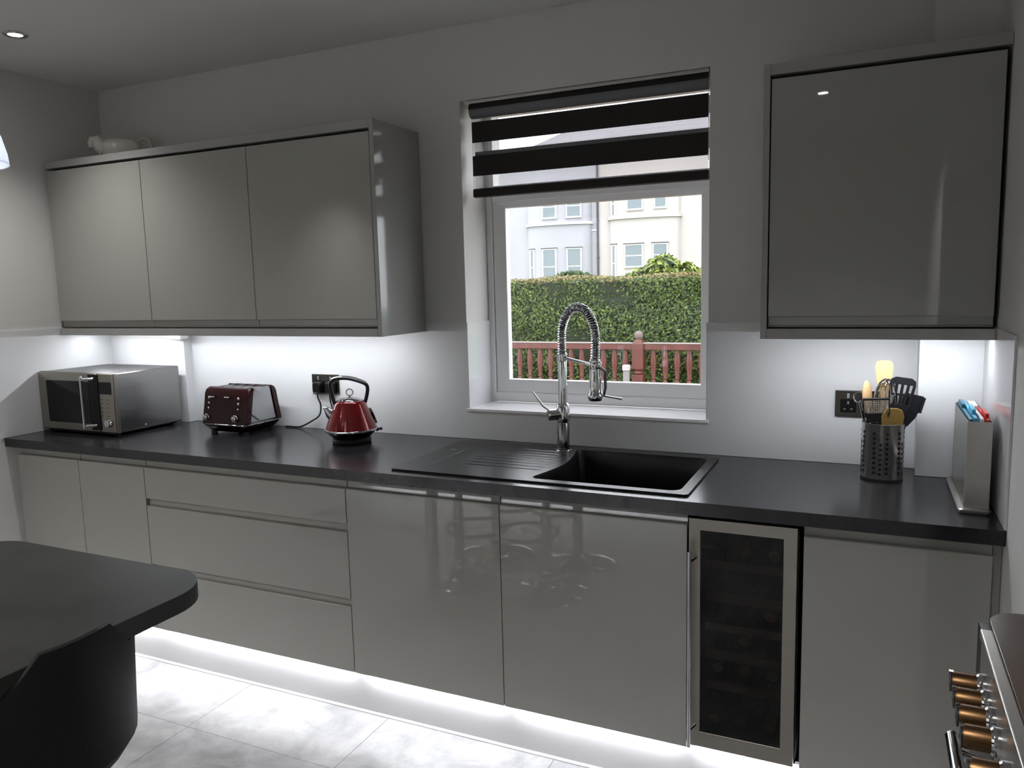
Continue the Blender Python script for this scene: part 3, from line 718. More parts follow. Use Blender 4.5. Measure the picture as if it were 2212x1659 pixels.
m = MB(); m.tube([(0, 0, 0), (0, 0, Ln_-.10)], .0055, 12); m.build('handle', WOOD, t, local=True)
m = MB(); blade(m, [(.006, Ln_-.125), (.011, Ln_-.105), (.019, Ln_-.08), (.024, Ln_-.04), (.026, Ln_-.018), (.022, Ln_-.005), (.012, Ln_)], .006); m.build('blade', WOOD, t, bevel=.002, local=True)
t, Ln_ = utensil('wooden_spoon', 'wooden spoon at the left edge of the utensil pot', 'utensil', -.030, .0, -.050, .0, 1.212, .9)
m = MB(); m.tube([(0, 0, 0), (0, 0, Ln_-.08)], [.0055, .0065], 12); m.build('handle', WOOD, t, local=True)
m = MB(); m.sphere((0, 0, Ln_-.046), .046, 18, 12, (.42, .20, 1)); m.build('bowl', WOOD, t, local=True)
t, Ln_ = utensil('slotted_turner', 'black slotted nylon turner leaning right in the utensil pot', 'utensil', .010, -.008, .052, -.018, 1.225, .1)
m = MB(); m.tube([(0, 0, 0), (0, 0, Ln_-.10)], .0055, 12); m.build('handle', NYLON, t, local=True)
sh = MB()
def slotted(mb, L_, w0, w1, th):
    # blade made of bars between slots
    z0, z1 = L_-.092, L_-.016
    mb.prism([(w1, L_-.022), (w1-.002, L_-.008), (w1-.014, L_), (-w1+.014, L_), (-w1+.002, L_-.008), (-w1, L_-.022)], -th/2, th/2, 'y')
    mb.prism([(w0+.002, z0+.010), (w0-.006, z0-.008), (.008, z0-.022), (-.008, z0-.022), (-w0+.006, z0-.008), (-w0-.002, z0+.010)], -th/2, th/2, 'y')
    for k in range(5):
        a = -1 + 2*k/4; wb_ = .0042
        mb.prism([(a*(w0-.003)-wb_, z0+.008), (a*(w0-.003)+wb_, z0+.008), (a*(w1-.004)+wb_, z1-.004), (a*(w1-.004)-wb_, z1-.004)], -th/2, th/2, 'y')
    mb.prism([(-w1+.002, L_-.056), (w1-.002, L_-.056), (w1-.002, L_-.049), (-w1+.002, L_-.049)], -th/2, th/2, 'y')
slotted(sh, Ln_, .030, .036, .004); sh.build('slotted_blade', NYLON, t, bevel=.0008, local=True)
t, Ln_ = utensil('pasta_server', 'black nylon spoon at the far right of the utensil pot', 'utensil', .020, .010, .082, .004, 1.172, .2)
m = MB(); m.tube([(0, 0, 0), (0, 0, Ln_-.06)], .0055, 12); m.build('handle', NYLON, t, local=True)
m = MB(); blade(m, [(.008, Ln_-.10), (.022, Ln_-.070), (.030, Ln_-.030), (.031, Ln_-.006), (.026, Ln_)], .005)
m.box(.024, .031, -.012, .002, Ln_-.05, Ln_-.002); m.box(-.031, -.024, -.012, .002, Ln_-.05, Ln_-.002); m.build('head', NYLON, t, bevel=.001, local=True)
t, Ln_ = utensil('potato_masher', 'black masher with perforated metal head at the front of the pot', 'utensil', -.006, -.012, -.022, -.050, 1.165, .0)
m = MB(); m.tube([(0, 0, 0), (0, 0, Ln_-.075)], .006, 12); blade(m, [(.007, Ln_-.105), (.012, Ln_-.085), (.030, Ln_-.062), (.034, Ln_-.050), (.034, Ln_-.046)], .008)
m.box(.0335, .0365, -.004, .004, Ln_-.05, Ln_-.004); m.box(-.0365, -.0335, -.004, .004, Ln_-.05, Ln_-.004); m.box(-.0365, .0365, -.004, .004, Ln_-.006, Ln_); m.build('handle_and_rim', NYLON, t, bevel=.001, local=True)
m = MB()
for r in range(7): m.box(-.034, .034, -.0015, .0015, Ln_-.049+r*.0068, Ln_-.0465+r*.0068)
for r in range(11): m.box(-.0335+r*.0064, -.0310+r*.0064, -.0025, .0005, Ln_-.049, Ln_-.006)
m.build('perforated_plate', mat('satin_metal', (.75, .70, .62), .3, metal=1), t, bevel=.0004, local=True)
t, Ln_ = utensil('olive_wood_spoon', 'olive toned wooden spoon low at the front right of the pot', 'utensil', .018, -.020, .026, -.040, 1.135, .3)
m = MB(); m.tube([(0, 0, 0), (0, 0, Ln_-.06)], .006, 12); m.build('handle', OLIVEW, t, local=True)
m = MB(); blade(m, [(.006, Ln_-.10), (.018, Ln_-.08), (.030, Ln_-.05), (.032, Ln_-.025), (.024, Ln_-.006), (.010, Ln_)], .006); m.build('bowl', OLIVEW, t, bevel=.002, local=True)
t, Ln_ = utensil('balloon_whisk', 'chrome wire whisk in the middle of the utensil pot', 'utensil', -.004, .012, .006, -.004, 1.218, .4)
m = MB(); m.cyl((0, 0, 0), (0, 0, Ln_-.13), .007); m.build('handle', CHROME, t, local=True)
m = MB()
for k in range(6):
    a = PI*k/6
    pts = [(.030*math.sin(PI*u)**.75*math.cos(a) if u <= .5 else .030*math.sin(PI*u)**.75*math.cos(a), 0, 0) for u in (0, .5)]
    loop = []
    for j in range(25):
        s_ = -1 + 2*j/24; zz = Ln_ - .13*(abs(s_)**1.8); rr = .032*math.sin(PI*min(1, abs(s_)))**.7 if abs(s_) < 1 else .0
        rr = .032*math.sqrt(max(0, 1-(2*((Ln_-zz)/.13)-1)**2))*(1 if s_ > 0 else -1)
        loop.append((rr*math.cos(a), rr*math.sin(a), zz))
    m.tube(loop, .0018, 8)
m.build('wires', CHROME, t, local=True)
t, Ln_ = utensil('steel_tongs', 'steel tongs leaning left in front of the wall socket', 'utensil', -.020, -.010, -.072, -.010, 1.178, .3)
m = MB(); m.tube([(0, 0, 0), (0, 0, Ln_-.03)], .004, 10, flat=1.6); m.tube([(.014, 0, .02), (.010, 0, Ln_-.03)], .004, 10, flat=1.6); m.build('arms', CHROME, t, local=True)
m = MB(); m.tube([(.016*math.cos(a), 0, Ln_-.02+.018*math.sin(a)) for a in [2*PI*k/20 for k in range(20)]], .0028, 8, closed=True); m.build('looped_tip', CHROME, t, local=True)

# ------------------------------------------------------------------ chopping board stand
cb = thing('chopping_board_stand', 'brushed steel chopping board stand beside the right wall', 'board stand', (3.738, -.31, ZT))
m = MB(); m.loft([[(x, y, z) for x, y in rrect(3.697-e, 3.772+e, -.505-e, -.138+e, .010)] for z, e in ((ZT+.0003, -.002), (ZT+.006, .0), (ZT+.011, .0), (ZT+.0135, -.003))]); m.build('base_plate', STEEL, cb)
cs = MB(); q0, q1, y0, y1, zt_ = 3.712, 3.768, -.485, -.152, 1.150
cs.box(q0, q0+.0015, y0, y1, ZT+.0135, zt_); cs.box(q1-.0015, q1, y0, y1, ZT+.0135, zt_); cs.box(q0, q1, y0, y0+.0015, ZT+.0135, zt_); cs.box(q0, q1, y1-.0015, y1, ZT+.0135, zt_)
cs.build('case', STEEL, cb, bevel=.0006, seg=1)
def board(x, mt, lb, dz, tab):
    b_ = MB(); b_.prism(rrect(y0+.006, y1-.004, ZT+.03, zt_+.003+dz, .008), x, x+.0075); 
    t = thing('chopping_board', lb, 'chopping board', (x+.004, -.32, ZT+.03), group='index chopping boards in the steel stand')
    b_.build('board', mt, t, bevel=.001)
    tt = MB(); tt.prism(rrect(y0+tab, y0+tab+.085, zt_-.01, zt_+.016+dz, .006), x-.0005, x+.008); tt.build('index_tab', mt, t, bevel=.001)
board(3.716, DBLUEP, 'dark blue chopping board, leftmost in the steel stand', .002, .200)
board(3.727, BLUEP, 'light blue chopping board in the steel stand', .006, .060)
board(3.741, CHALK, 'white chopping board between the blue and red ones', .005, .150)
board(3.754, REDP, 'red chopping board, nearest the right wall in the stand', .002, .030)

# ------------------------------------------------------------------ teapot on the cabinet
te = thing('ceramic_teapot', 'white ceramic teapot lying low on top of the left wall cabinets', 'teapot', (.315, -.155, 2.139), math.radians(45))
m = MB(); m.lathe([(0, .0003), (.045, .0003), (.064, .012), (.074, .040), (.072, .070), (.056, .092), (.036, .100), (0, .101)], 36, Matrix.Diagonal((1.15, .85, 1, 1))); m.build('body', CERAM, te, local=True)
m = MB(); m.lathe([(.036, .099), (.028, .103), (0, .107)], 28); m.build('lid', CERAM, te, local=True)
m = MB(); m.tube([(-.062, 0, .045), (-.085, 0, .070), (-.098, 0, .092), (-.112, 0, .090), (-.122, 0, .070), (-.120, 0, .056)], [.034, .032, .027, .020, .014, .010], 16); m.build('spout', CERAM, te, local=True)
m = MB(); m.tube(catmull([Vector(a) for a in [(.060, 0, .074), (.085, 0, .102), (.108, 0, .106), (.124, 0, .088), (.128, 0, .050), (.110, 0, .022), (.070, 0, .022)]], 5), .0075, 12, flat=1.3); m.build('handle', CERAM, te, local=True)

# ------------------------------------------------------------------ range cooker in the alcove
ck = thing('range_cooker', 'range cooker with bronze knobs and steel edge trim at the lower right', 'cooker', (4.0, -1.8, 0))
KX = 3.667
MB().box(KX+.006, 4.34, -2.40, -1.175, FZ+.0003, .895).build('body', BLACK, ck, bevel=.003)
m = MB(); m.box(KX, KX+.008, -2.38, -1.275, .795, .905); m.build('control_panel', STEEL, ck, bevel=.002)
m = MB(); m.box(KX-.003, KX+.016, -2.39, -1.272, .904, .921); m.build('edge_trim', STEEL, ck, bevel=.003)
m = MB(); m.prism(rrect(KX+.017, 4.33, -2.39, -1.165, .055, 8), .896, .916, 'z'); m.build('glass_lid', BROWNG, ck, bevel=.003)
m = MB()
for k, y in enumerate((-1.44, -1.72, -2.0)): m.box(KX+.075, KX+.09, y-.13, y+.13, .9162, .930)
m.build('pan_support', BLACK, ck, bevel=.003)
m = MB(); m.box(KX+.0, KX+.008, -2.38, -1.19, .12, .785); m.build('oven_door', BLACKG, ck, bevel=.003)
for y in (-1.343, -1.398, -1.453, -1.512, -1.60, -1.69):
    Mk = Matrix.Translation((KX, y, .850)) @ Matrix.Rotation(-PI/2, 4, 'Y')
    kb = MB(); kb.lathe([(.0215, 0), (.0215, .010), (.019, .013), (0, .013)], 30, Mk); bz = kb.build('knob_bezel', CHROME, ck)
    kb = MB(); kb.lathe([(.0180, .012), (.0180, .044), (.0165, .049), (0, .050)], 30, Mk); kn = kb.build('knob', BRONZE, ck, merge=True)
    kb = MB(); kb.box(-.004, .019, -.0035, .0035, .046, .0525, Mk); kb.build('knob_pointer', CHROME, kn)
    kb = MB(); kb.lathe([(.0172, .0485), (.0165, .0506), (0, .0508)], 26, Mk); kb.build('knob_face', BLACK, kn)
m = MB(); m.tube([(KX-.053, -1.437, .803), (KX-.053, -2.30, .803)], .0105, 20); m.sphere((KX-.053, -1.437, .803), .0107, 20, 12); m.build('door_rail', CHROME, ck)
m = MB(); m.cyl((KX-.053, -1.48, .803), (KX, -1.48, .79), .008); m.cyl((KX-.053, -2.25, .803), (KX, -2.25, .79), .010); m.build('rail_bracket', CHROME, ck)

# ------------------------------------------------------------------ breakfast bar
bar = thing('breakfast_bar', 'dark slate-effect breakfast bar with rounded corners at the lower left', 'breakfast bar', (1.81, -2.3, 0))
top_ = rrect(1.42, 2.203, -3.195, -1.545, .12, 10)
top_ = [(x, y) if y > -2.5 else (min(max(x, 1.42), 2.203), -3.195) for x, y in top_]
pts = []
for cx, cy, a in ((2.203-.12, -1.545-.12, 0), (1.42+.12, -1.545-.12, PI/2)):
    for k in range(11): pts.append((cx+.12*math.cos(a+PI/2*k/10), cy+.12*math.sin(a+PI/2*k/10)))
pts += [(1.42, -3.195), (2.203, -3.195)]
MB().prism(pts, .872, .910, 'z').build('tabletop', BARTOP, bar, bevel=.0015)
m = MB(); m.lathe([(.045, FZ), (.045, FZ+.006), (.030, FZ+.010), (.030, .866), (.045, .868), (.045, .8715)], 28, Matrix.Translation((1.52, -1.66, 0))); m.build('leg', CHROME, bar)

def stool(x, y, rz, label):
    t = thing('bar_stool', label, 'bar stool', (x, y, FZ), rz, group='bar stools along the breakfast bar')
    m = MB(); m.lathe([(0, .0003), (.205, .0003), (.207, .004), (.200, .010), (.150, .020), (.095, .034), (.055, .058), (.036, .090), (.030, .120), (.0285, .14)], 48); m.build('trumpet_base', CHROME, t, local=True)
    m = MB(); m.lathe([(.0285, .139), (.0285, .40), (.020, .402), (.020, .629), (.032, .631)], 28); m.build('pole', CHROME, t, local=True)
    m = MB(); m.tube([(.16*math.cos(a)-.11, .16*math.sin(a), .30) for a in [2*PI*k/36 for k in range(36)]], .010, 10, closed=True); m.build('footrest', CHROME, t, local=True)
    # tub seat: back on local +x
    s1 = MB(); pr = []
    n = 40
    def loop(r, z, lift, sq_=1.0):
        L_ = []
        for k in range(n):
            a = 2*PI*k/n; c = math.cos(a)
            sm = lambda a_, b_: (lambda t_: t_*t_*(3-2*t_))(max(0, min(1, (c-a_)/(b_-a_))))
            h = lift*sm(-.75, -.35) + (.065*sm(.86, .93) if lift > .15 else 0)
            L_.append((r*c*1.02, r*1.02*math.sin(a), z+h-FZ))
        return L_
    s1.loft([loop(.06, .612, 0), loop(.12, .630, 0), loop(.185, .648, 0), loop(.205, .668, .01), loop(.213, .69, .165), loop(.212, .698, .171), loop(.202, .699, .171), loop(.190, .70, .03), loop(.17, .696, .0), loop(.08, .700, 0)])
    s1.build('tub_seat', LEATHER, t, local=True, smooth=60)
    return t
stool(2.030, -1.912, 0, 'black tub bar stool tucked in at the near end of the breakfast bar')
stool(2.030, -2.375, 0, 'second black bar stool on the window-facing side of the bar, further from the window')
stool(1.540, -1.90, PI, 'black bar stool on the far side of the bar, nearer the window')
stool(1.530, -2.365, PI, 'black bar stool on the far side of the bar, further from the window')

# ------------------------------------------------------------------ lights in the ceiling and over the bar
def downlight(x, y, label):
    t = thing('ceiling_downlight', label, 'downlight', (x, y, ZC), group='recessed ceiling downlights')
    m = MB(); m.lathe([(.024, -.0005), (.026, -.004), (.040, -.005), (.043, -.003), (.0435, 0)], 36); m.build('chrome_ring', CHROME, t, local=True)
    m = MB(); m.lathe([(0, -.0020), (.0255, -.0020)], 28); m.build('lamp_lens', LAMPM, t, local=True, smooth=0)
    l = bpy.data.lights.new('downlight_lamp', 'SPOT'); l.energy = SPOT if y < -2 else SPOT*.20; l.spot_size = math.radians(115); l.spot_blend = 1.0; l.shadow_soft_size = .025; l.color = (1, .97, .93)
    lo = bpy.data.objects.new('downlight_lamp', l); COL.objects.link(lo); lo.parent = t; lo.location = (0, 0, -.012)
for x, y, lb in ((.499, -.729, 'recessed chrome downlight in the ceiling above the microwave corner'),
                 (.499, -2.556, 'recessed downlight at the back of the room by the left wall'), (1.2, -2.95, 'recessed downlight above the breakfast bar end'), (3.205, -2.556, 'recessed downlight above the camera side by the cooker')):
    downlight(x, y, lb)
def pendant(x, y, z, label):
    t = thing('pendant_lamp', label, 'pendant lamp', (x, y, z), group='pendant lamps over the breakfast bar')
    pr = [(.128, 0), (.126, .020), (.118, .055), (.102, .092), (.078, .125), (.048, .148), (.026, .158)]
    m = MB(); m.lathe(pr, 44); m.build('glass_shade', OPAL, t, local=True, merge=False, solid=.003)
    m = MB(); m.lathe([(.027, .155), (.027, .185), (.012, .195), (.006, .21)], 24); m.build('lamp_holder', CHROME, t, local=True)
    m = MB(); m.cyl((0, 0, .20), (0, 0, ZC-z-.02), .003, seg=8); m.build('cord', CHALK, t, local=True)
    m = MB(); m.lathe([(0, ZC-z-.03), (.03, ZC-z-.028), (.05, ZC-z-.004), (.05, ZC-z-.0003)], 28); m.build('ceiling_rose', CHROME, t, local=True)
    m = MB(); m.sphere((0, 0, .080), .028, 18, 12); m.build('bulb', BULB, t, local=True)
pendant(1.796, -1.808, 1.796, 'lit white dome pendant over the bar, nearest the window')
pendant(1.788, -2.60, 1.808, 'lit white dome pendant over the bar, further from the window')

# ------------------------------------------------------------------ the units along the opposite wall (mirrored in the gloss doors and the window)
def facing_unit(name, label, x0, x1, z0, z1, yb, yf, lip):
    t = thing(name, label, 'cabinet', ((x0+x1)/2, (yb+yf)/2, z0))
    MB().box(x0+.0005, x1-.0005, yb, yf-.019, z0, z1).build('carcass', CARC, t)
    m = MB(); jfront(m, x0+GAP, x1-GAP, z0+.001, z1-.002, lip, yf=yf, s=-1, inv=(z0 > 1)); m.build('door', GLOSS, t, bevel=.0008, seg=1, smooth=0)
OY = -3.20
facing_unit('tall_cabinet', 'tall grey larder cabinet on the opposite side of the room', .01, .95, .149, 2.139, YB+.001, OY, 2.10)
for k, lb in enumerate(('grey base cabinet opposite, next to the larder cabinet', 'grey base cabinet opposite, at the root of the breakfast bar', 'grey base cabinet opposite, at the end of the run')):
    facing_unit('base_cabinet', lb, .95+k*.55, 1.50+k*.55, .149, .868, YB+.001, OY, .834)
for k, lb in enumerate(('grey wall cabinet opposite, next to the larder cabinet', 'grey wall cabinet opposite, in the middle', 'grey wall cabinet opposite, at the end of the row')):
    facing_unit('wall_cabinet', lb, .96+k*.545, 1.505+k*.545, 1.405, 2.139, YB+.001, YB+.32, 1.435)
tag(MB().box(.955, 2.60, YB+.0005, OY+.03, ZB, ZT).build('worktop', WORK, bevel=.0015), 'black worktop on the opposite side of the room', 'worktop')
tag(MB().box(.955, 2.60, YB+.0001, YB+.0062, ZT+.001, 1.381).build('splashback', SPLASH, smooth=0), 'white gloss splashback on the opposite wall', 'splashback')
tag(MB().box(.0, 2.60, OY-.056, OY-.040, FZ, .147).build('kickboard', bpy.data.materials['kickboard_laminate']), 'pale kickboard under the opposite cabinets', 'kickboard')
strip('lit LED strip under the opposite wall cabinets', 1.0, 2.56, YB+.20, 1.4045, LEDM)
plate('light_pelmet', 'grey light pelmet under the opposite wall cabinets', 'panel', GLOSSP, .96, 2.595, YB+.285, YB+.30, 1.355, 1.4045)
strip('lit LED kick strip under the opposite cabinets', .05, 2.56, OY-.028, .1485, LEDK)

# ------------------------------------------------------------------ outside
struct('ground', MB().box(-60, 40, .36, 70, -.35, -.25), GRASS, smooth=0)
tag(MB().box(-4, 6, .36, 5.06, -.25, 0).build('deck', DECKW), 'timber garden deck outside the window', 'deck', kind='structure')
bal = thing('balustrade', 'red brown wooden garden balustrade with a ball topped post', 'balustrade', (1.32, 5.0, 0))
RY = 5.0
m = MB(); m.box(-1.6, 3.6, RY-.035, RY+.035, .838, .900); m.build('top_rail', REDWOOD, bal, bevel=.006)
m = MB(); m.box(-1.6, 3.6, RY-.040, RY+.040, .900, .912); m.build('rail_cap', REDTOP, bal, bevel=.004)
m = MB(); m.box(-1.6, 3.6, RY-.03, RY+.03, .07, .12); m.build('bottom_rail', REDWOOD, bal, bevel=.006)
bp = [(.020, .12), (.022, .20), (.026, .22), (.016, .25), (.020, .40), (.024, .44), (.017, .46), (.026, .485), (.026, .515), (.016, .53), (.024, .545), (.019, .56), (.030, .66), (.034, .72), (.028, .79), (.024, .838)]
b0 = None; k = 0
for x in [1.324+.150+.122*i for i in range(17)] + [1.324-.140-.120*i for i in range(24)]:
    if b0 is None:
        m = MB(); m.lathe(bp, 12, Matrix.Translation((x, RY, 0)) @ Matrix.Diagonal((1, .7, 1, 1))); b0 = m.build('baluster', REDWOOD, bal); bx0 = x
    else:
        c = b0.copy(); COL.objects.link(c); c.parent = bal; c.location = (x-bx0, 0, 0)
m = MB(); m.box(1.324-.06, 1.324+.06, RY-.06, RY+.06, 0, .585); m.lathe([(.050, .585), (.060, .60), (.045, .62), (.058, .64)], 20, Matrix.Translation((1.324, RY, 0)))
m.box(1.324-.06, 1.324+.06, RY-.06, RY+.06, .64, .90); m.loft([[(1.324+a*s_, RY+b_*s_, z) for a, b_ in ((-1, -1), (1, -1), (1, 1), (-1, 1))] for z, s_ in ((.90, .06), (.945, .034))]); post = m.build('newel_post', REDWOOD, bal, bevel=.006)
m = MB(); m.lathe([(.03, .940), (.026, .952), (.040, .962), (.046, .985), (.040, 1.010), (.022, 1.027), (0, 1.032)], 20, Matrix.Translation((1.324, RY, 0))); m.build('ball_finial', POSTG, post)
t = thing('garden_post', 'short white capped post on the deck before the balustrade', 'post', (1.485, 4.0, 0))
PWH = mat('outdoor_white_plastic', (0.2272, 0.2201, 0.2130), .5)
MB().box(1.485-.024, 1.485+.024, 4.0-.024, 4.0+.024, 0.0002, .735).build('shaft', PWH, t, bevel=.003)
m = MB(); m.box(1.485-.031, 1.485+.031, 4.0-.031, 4.0+.031, .735, .788); m.build('cap', mat('outdoor_cap_plastic', (0.4260, 0.3834, 0.3834), .4), t, bevel=.008)

def leaves(name, m, parent, P_, N_, size, rs, elong=1.6):
    P_ = np.asarray(P_); n = len(P_)
    d = rs.normal(size=(n, 3)); N = np.asarray(N_)*1.0 + d*.65; N /= np.linalg.norm(N, axis=1)[:, None]
    A = np.cross(N, rs.normal(size=(n, 3))); A /= np.linalg.norm(A, axis=1)[:, None]; B = np.cross(N, A)
    s_ = size*rs.uniform(.6, 1.35, size=(n, 1))
    V = np.stack([P_ - A*s_*elong*.5, P_ + B*s_*.38 + N*s_*.12, P_ + A*s_*elong*.5, P_ - B*s_*.38 + N*s_*.12], 1).reshape(-1, 3)
    off = Vector((0, 0, 0)); p = parent
    while p is not None: off += Vector(p.location); p = p.parent
    V = V - np.array(off)
    F = np.arange(4*n).reshape(-1, 4)
    me = bpy.data.meshes.new(name); me.from_pydata(V.tolist(), [], F.tolist()); me.materials.append(m)
    o = bpy.data.objects.new(name, me); COL.objects.link(o); o.parent = parent; return o
rs_ = np.random.RandomState(3)
hg = thing('garden_hedge', 'long clipped green hedge behind the wooden balustrade', 'hedge', (.8, 5.95, -.25))
HYF = 5.55; HT = 1.585
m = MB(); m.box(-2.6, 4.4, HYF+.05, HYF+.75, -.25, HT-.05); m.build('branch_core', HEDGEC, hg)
n = 42000; X = rs_.uniform(-2.2, 3.6, n); Z = rs_.uniform(-.05, HT-.01, n)
wv = .035*np.sin(X*3.1)+.03*np.sin(X*7.3+Z*5)+.03*np.sin(Z*9+X*2); Y = HYF + wv + rs_.uniform(-.02, .05, n)
leaves('foliage', LEAFH, hg, np.stack([X, Y, Z], 1), np.tile([0, -1, .45], (n, 1)), .026, rs_)
n = 14000; X = rs_.uniform(-2.4, 3.9, n); Y = HYF + rs_.uniform(-.03, .75, n); Z = HT + .015*np.sin(X*5) + rs_.uniform(-.035, .018, n)
leaves('top_foliage', LEAFT, hg, np.stack([X, Y, Z], 1), np.tile([0, -.3, 1], (n, 1)), .026, rs_)
# bush and tuft beyond the hedge
def blob_leaves(name, label, cat, blobs, n, size, m, base):
    t = thing(name, label, cat, base); Ps = []; Ns = []
    tot = sum(b_[3]**2 for b_ in blobs)
    core = MB()
    for x, y, z, r in blobs:
        k = int(n*r*r/tot); d = rs_.normal(size=(k, 3)); d /= np.linalg.norm(d, axis=1)[:, None]
        Ps.append(np.array([x, y, z]) + d*r*rs_.uniform(.86, 1.06, size=(k, 1))); Ns.append(d)
        core.sphere((x, y, z), r*.82, 12, 8)
    core.build('branches', HEDGEC, t); leaves('foliage', m, t, np.concatenate(Ps), np.concatenate(Ns), size, rs_)
blob_leaves('garden_bush', 'yellow green rounded bush rising behind the hedge in front of the cream house', 'bush',
            [(.55, 9.2, 1.62, .30), (.25, 9.25, 1.52, .24), (.02, 9.3, 1.45, .20), (.85, 9.25, 1.56, .24), (1.02, 9.3, 1.50, .22), (.5, 9.3, 1.30, .42), (.62, 9.1, 1.40, .35)], 4200, .065, LEAFB, (.5, 9.2, -.25))
bpy.data.objects['garden_bush'].children
stems = MB(); stems.cyl((.5, 9.3, -.25), (.5, 9.3, 1.1), .05); stems.build('stem', HEDGEC, bpy.data.objects['garden_bush'])
tg_ = thing('grass_tuft_shrub', 'low dark green shrub just showing over the hedge before the lavender house', 'shrub', (-.55, 8.1, -.25))
n = 900; X = rs_.normal(-.52, .20, n); Z = 1.70 - .14*((X+.52)/.4)**2 - np.abs(rs_.normal(0, .06, n)); Y = 8.1 + rs_.uniform(-.15, .15, n)
leaves('foliage', LEAFG, tg_, np.stack([X, Y, Z], 1), np.tile([.9, -.3, .1], (n, 1)), .03, rs_, 3.0)
st_ = MB()
for k in range(7): st_.cyl((-.55+.03*(k-3), 8.1, -.25), (-.52+.10*(k-3), 8.1, 1.58), .012, seg=6)
st_.build('stem', HEDGEC, tg_)

# houses across the gardens
HY = 42.0
hx = lambda x: 3.4784 + (x-3.4784)*1.3663
hz = lambda z: 1.5264 + (z-1.5264)*1.3663
def house(name, label, x0, x1, wall, bay, wins, ledge, extra):
    t = thing(name, label, 'house', ((hx(x0)+hx(x1))/2, HY+4, -.25))
    X0_, X1_ = hx(x0), hx(x1); ze = hz(6.9)
    w_ = MB(); w_.box(X0_, X1_, HY, HY+8, -.25, ze)
    xa, xb = hx(bay[0]), hx(bay[1]); xc, hw = (xa+xb)/2, (xb-xa)/2*1.04; dep = .85
    by = lambda x: HY - dep*math.sqrt(max(0, 1-((x-xc)/hw)**2))**.8
    pts = [(xc - hw*math.cos(PI*k/28), HY - dep*max(0, math.sin(PI*k/28))**.8) for k in range(29)] + [(xc+hw, HY+.3), (xc-hw, HY+.3)]
    w_.prism(pts, -.25, hz(5.6), 'z'); w_.build('wall', wall, t, merge=False, smooth=50)
    l_ = MB(); lz = hz(ledge)
    pts2 = [(xc - (hw+.12)*math.cos(PI*k/28), HY - (dep+.14)*max(0, math.sin(PI*k/28))**.8) for k in range(29)] + [(xc+hw+.12, HY+.1), (xc-hw-.12, HY+.1)]
    l_.prism(pts2, lz-.07, lz+.07, 'z'); l_.build('bay_ledge', TRIMW if wall is RENDL else RENDR, t, merge=False, smooth=50)
    for (a, b_, c, d, on) in wins:
        A, B, Cz, Dz = hx(a), hx(b_), hz(c), hz(d); xm = (A+B)/2; y = by(xm) if on else HY
        sl_ = (by(xm+.05)-by(xm-.05))/.1 if on and abs(xm-xc) < hw-.1 else 0
        Mw = Matrix.Translation((xm, y, 0)) @ Matrix.Rotation(math.atan(sl_), 4, 'Z'); hw_ = (B-A)/2/max(.3, math.cos(math.atan(sl_)))
        f_ = MB(); f_.box(-hw_-.10, hw_+.10, -.10, .10, Cz-.10, Cz, Mw); f_.box(-hw_-.10, hw_+.10, -.06, .10, Dz, Dz+.08, Mw)
        f_.box(-hw_-.08, -hw_, -.06, .1, Cz, Dz, Mw); f_.box(hw_, hw_+.08, -.06, .1, Cz, Dz, Mw)
        if Dz - Cz > .7: f_.box(-hw_, hw_, -.05, .05, (Cz+Dz)/2-.03, (Cz+Dz)/2+.03, Mw)
        wo_ = f_.build('window', TRIMW, t, merge=False, smooth=0)
        MB().box(-hw_, hw_, -.035, .05, Cz, Dz, Mw).build('pane', PANEG, wo_, smooth=0)
        MB().box(-hw_-.13, hw_+.13, -.12, .10, Dz+.08, Dz+.12, Mw).build('lintel', DRAIN, wo_, smooth=0)
    extra(t, X0_, X1_, ze)
    return t
HIPX, HIPZ = -10.6, 12.65
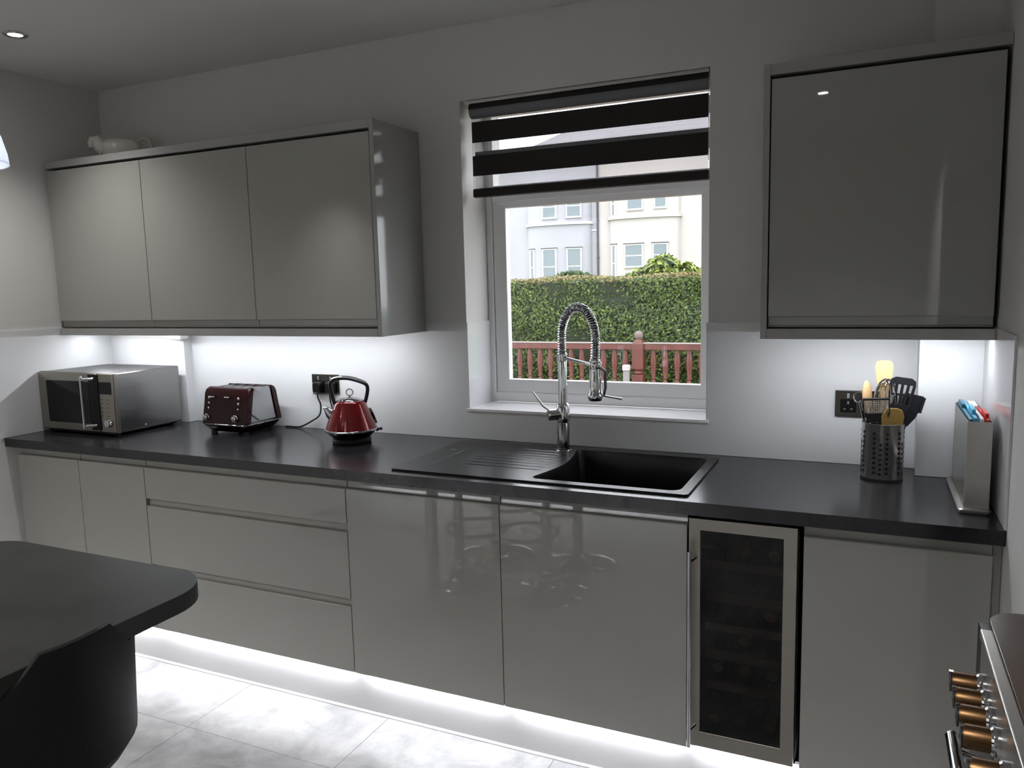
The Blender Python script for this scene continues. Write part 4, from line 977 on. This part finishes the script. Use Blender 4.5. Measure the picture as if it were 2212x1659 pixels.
def roofL(t, a, b_, ze):
    m = MB(); o = .35; u = (b_-(a-o))/(HIPX-(a-o)); ym = HY-o + u*(4+o); zm = ze + u*(HIPZ-ze); yb = HY+8+o - u*(4+o)
    m.add([(a-o, HY-o, ze), (b_, HY-o, ze), (b_, HY+8+o, ze), (a-o, HY+8+o, ze), (b_, ym, zm), (b_, yb, zm)], [(0, 1, 4), (2, 3, 5), (0, 4, 5, 3), (1, 2, 5, 4), (0, 3, 2, 1)])
    m.build('roof', ROOFT, t, smooth=0)
    g = MB(); g.cyl((b_-.06, HY-.10, -.25), (b_-.06, HY-.10, ze), .06, seg=10); g.box(b_-.12, b_+.02, HY-.16, HY, 3.0, 3.06); g.box(b_-.12, b_+.02, HY-.16, HY, 5.2, 5.26); g.build('drainpipe', DRAIN, t)
    g = MB(); g.box(hx(-9.0), b_-.05, HY-.06, HY+.02, hz(3.78), hz(3.83)); g.build('pipe_run', TRIMW, t)
def roofR(t, a, b_, ze):
    m = MB(); o = .35; a0 = hx(-12.2)-o; u = (a-a0)/(HIPX-a0); ym = HY-o + u*(4+o); zm = ze + u*(HIPZ-ze); yb = HY+8+o - u*(4+o)
    m.add([(a, HY-o, ze), (b_+o, HY-o, ze), (b_+o, HY+8+o, ze), (a, HY+8+o, ze), (a, ym, zm), (a, yb, zm), (HIPX, HY+4, HIPZ), (b_-4, HY+4, HIPZ)],
          [(0, 1, 7, 6, 4), (1, 2, 7), (2, 3, 5, 6, 7), (4, 6, 5), (0, 4, 5, 3), (0, 3, 2, 1)])
    m.build('roof', ROOFT, t, smooth=0)
house('terraced_house', 'lavender white house with a bow front across the gardens, left of the drainpipe', -12.2, -7.36, RENDL, (-10.62, -7.75),
      [(-9.72, -9.14, 4.42, 5.30, 1), (-8.60, -8.06, 4.42, 5.30, 1), (-9.74, -9.17, 1.55, 3.02, 1), (-8.60, -8.07, 1.55, 3.02, 1), (-10.40, -10.28, 1.55, 3.02, 1)], 4.13, roofL)
house('terraced_house', 'cream house with a bow front across the gardens, right of the drainpipe', -7.36, 1.0, RENDR, (-6.80, -3.90),
      [(-5.89, -5.29, 4.56, 5.45, 1), (-4.74, -4.34, 4.58, 5.40, 1), (-6.00, -5.29, 2.2, 3.06, 1), (-4.80, -4.29, 2.2, 3.06, 1), (-6.62, -6.50, 1.6, 3.08, 1), (-6.62, -6.52, 4.35, 5.3, 1)], 4.22, roofR)
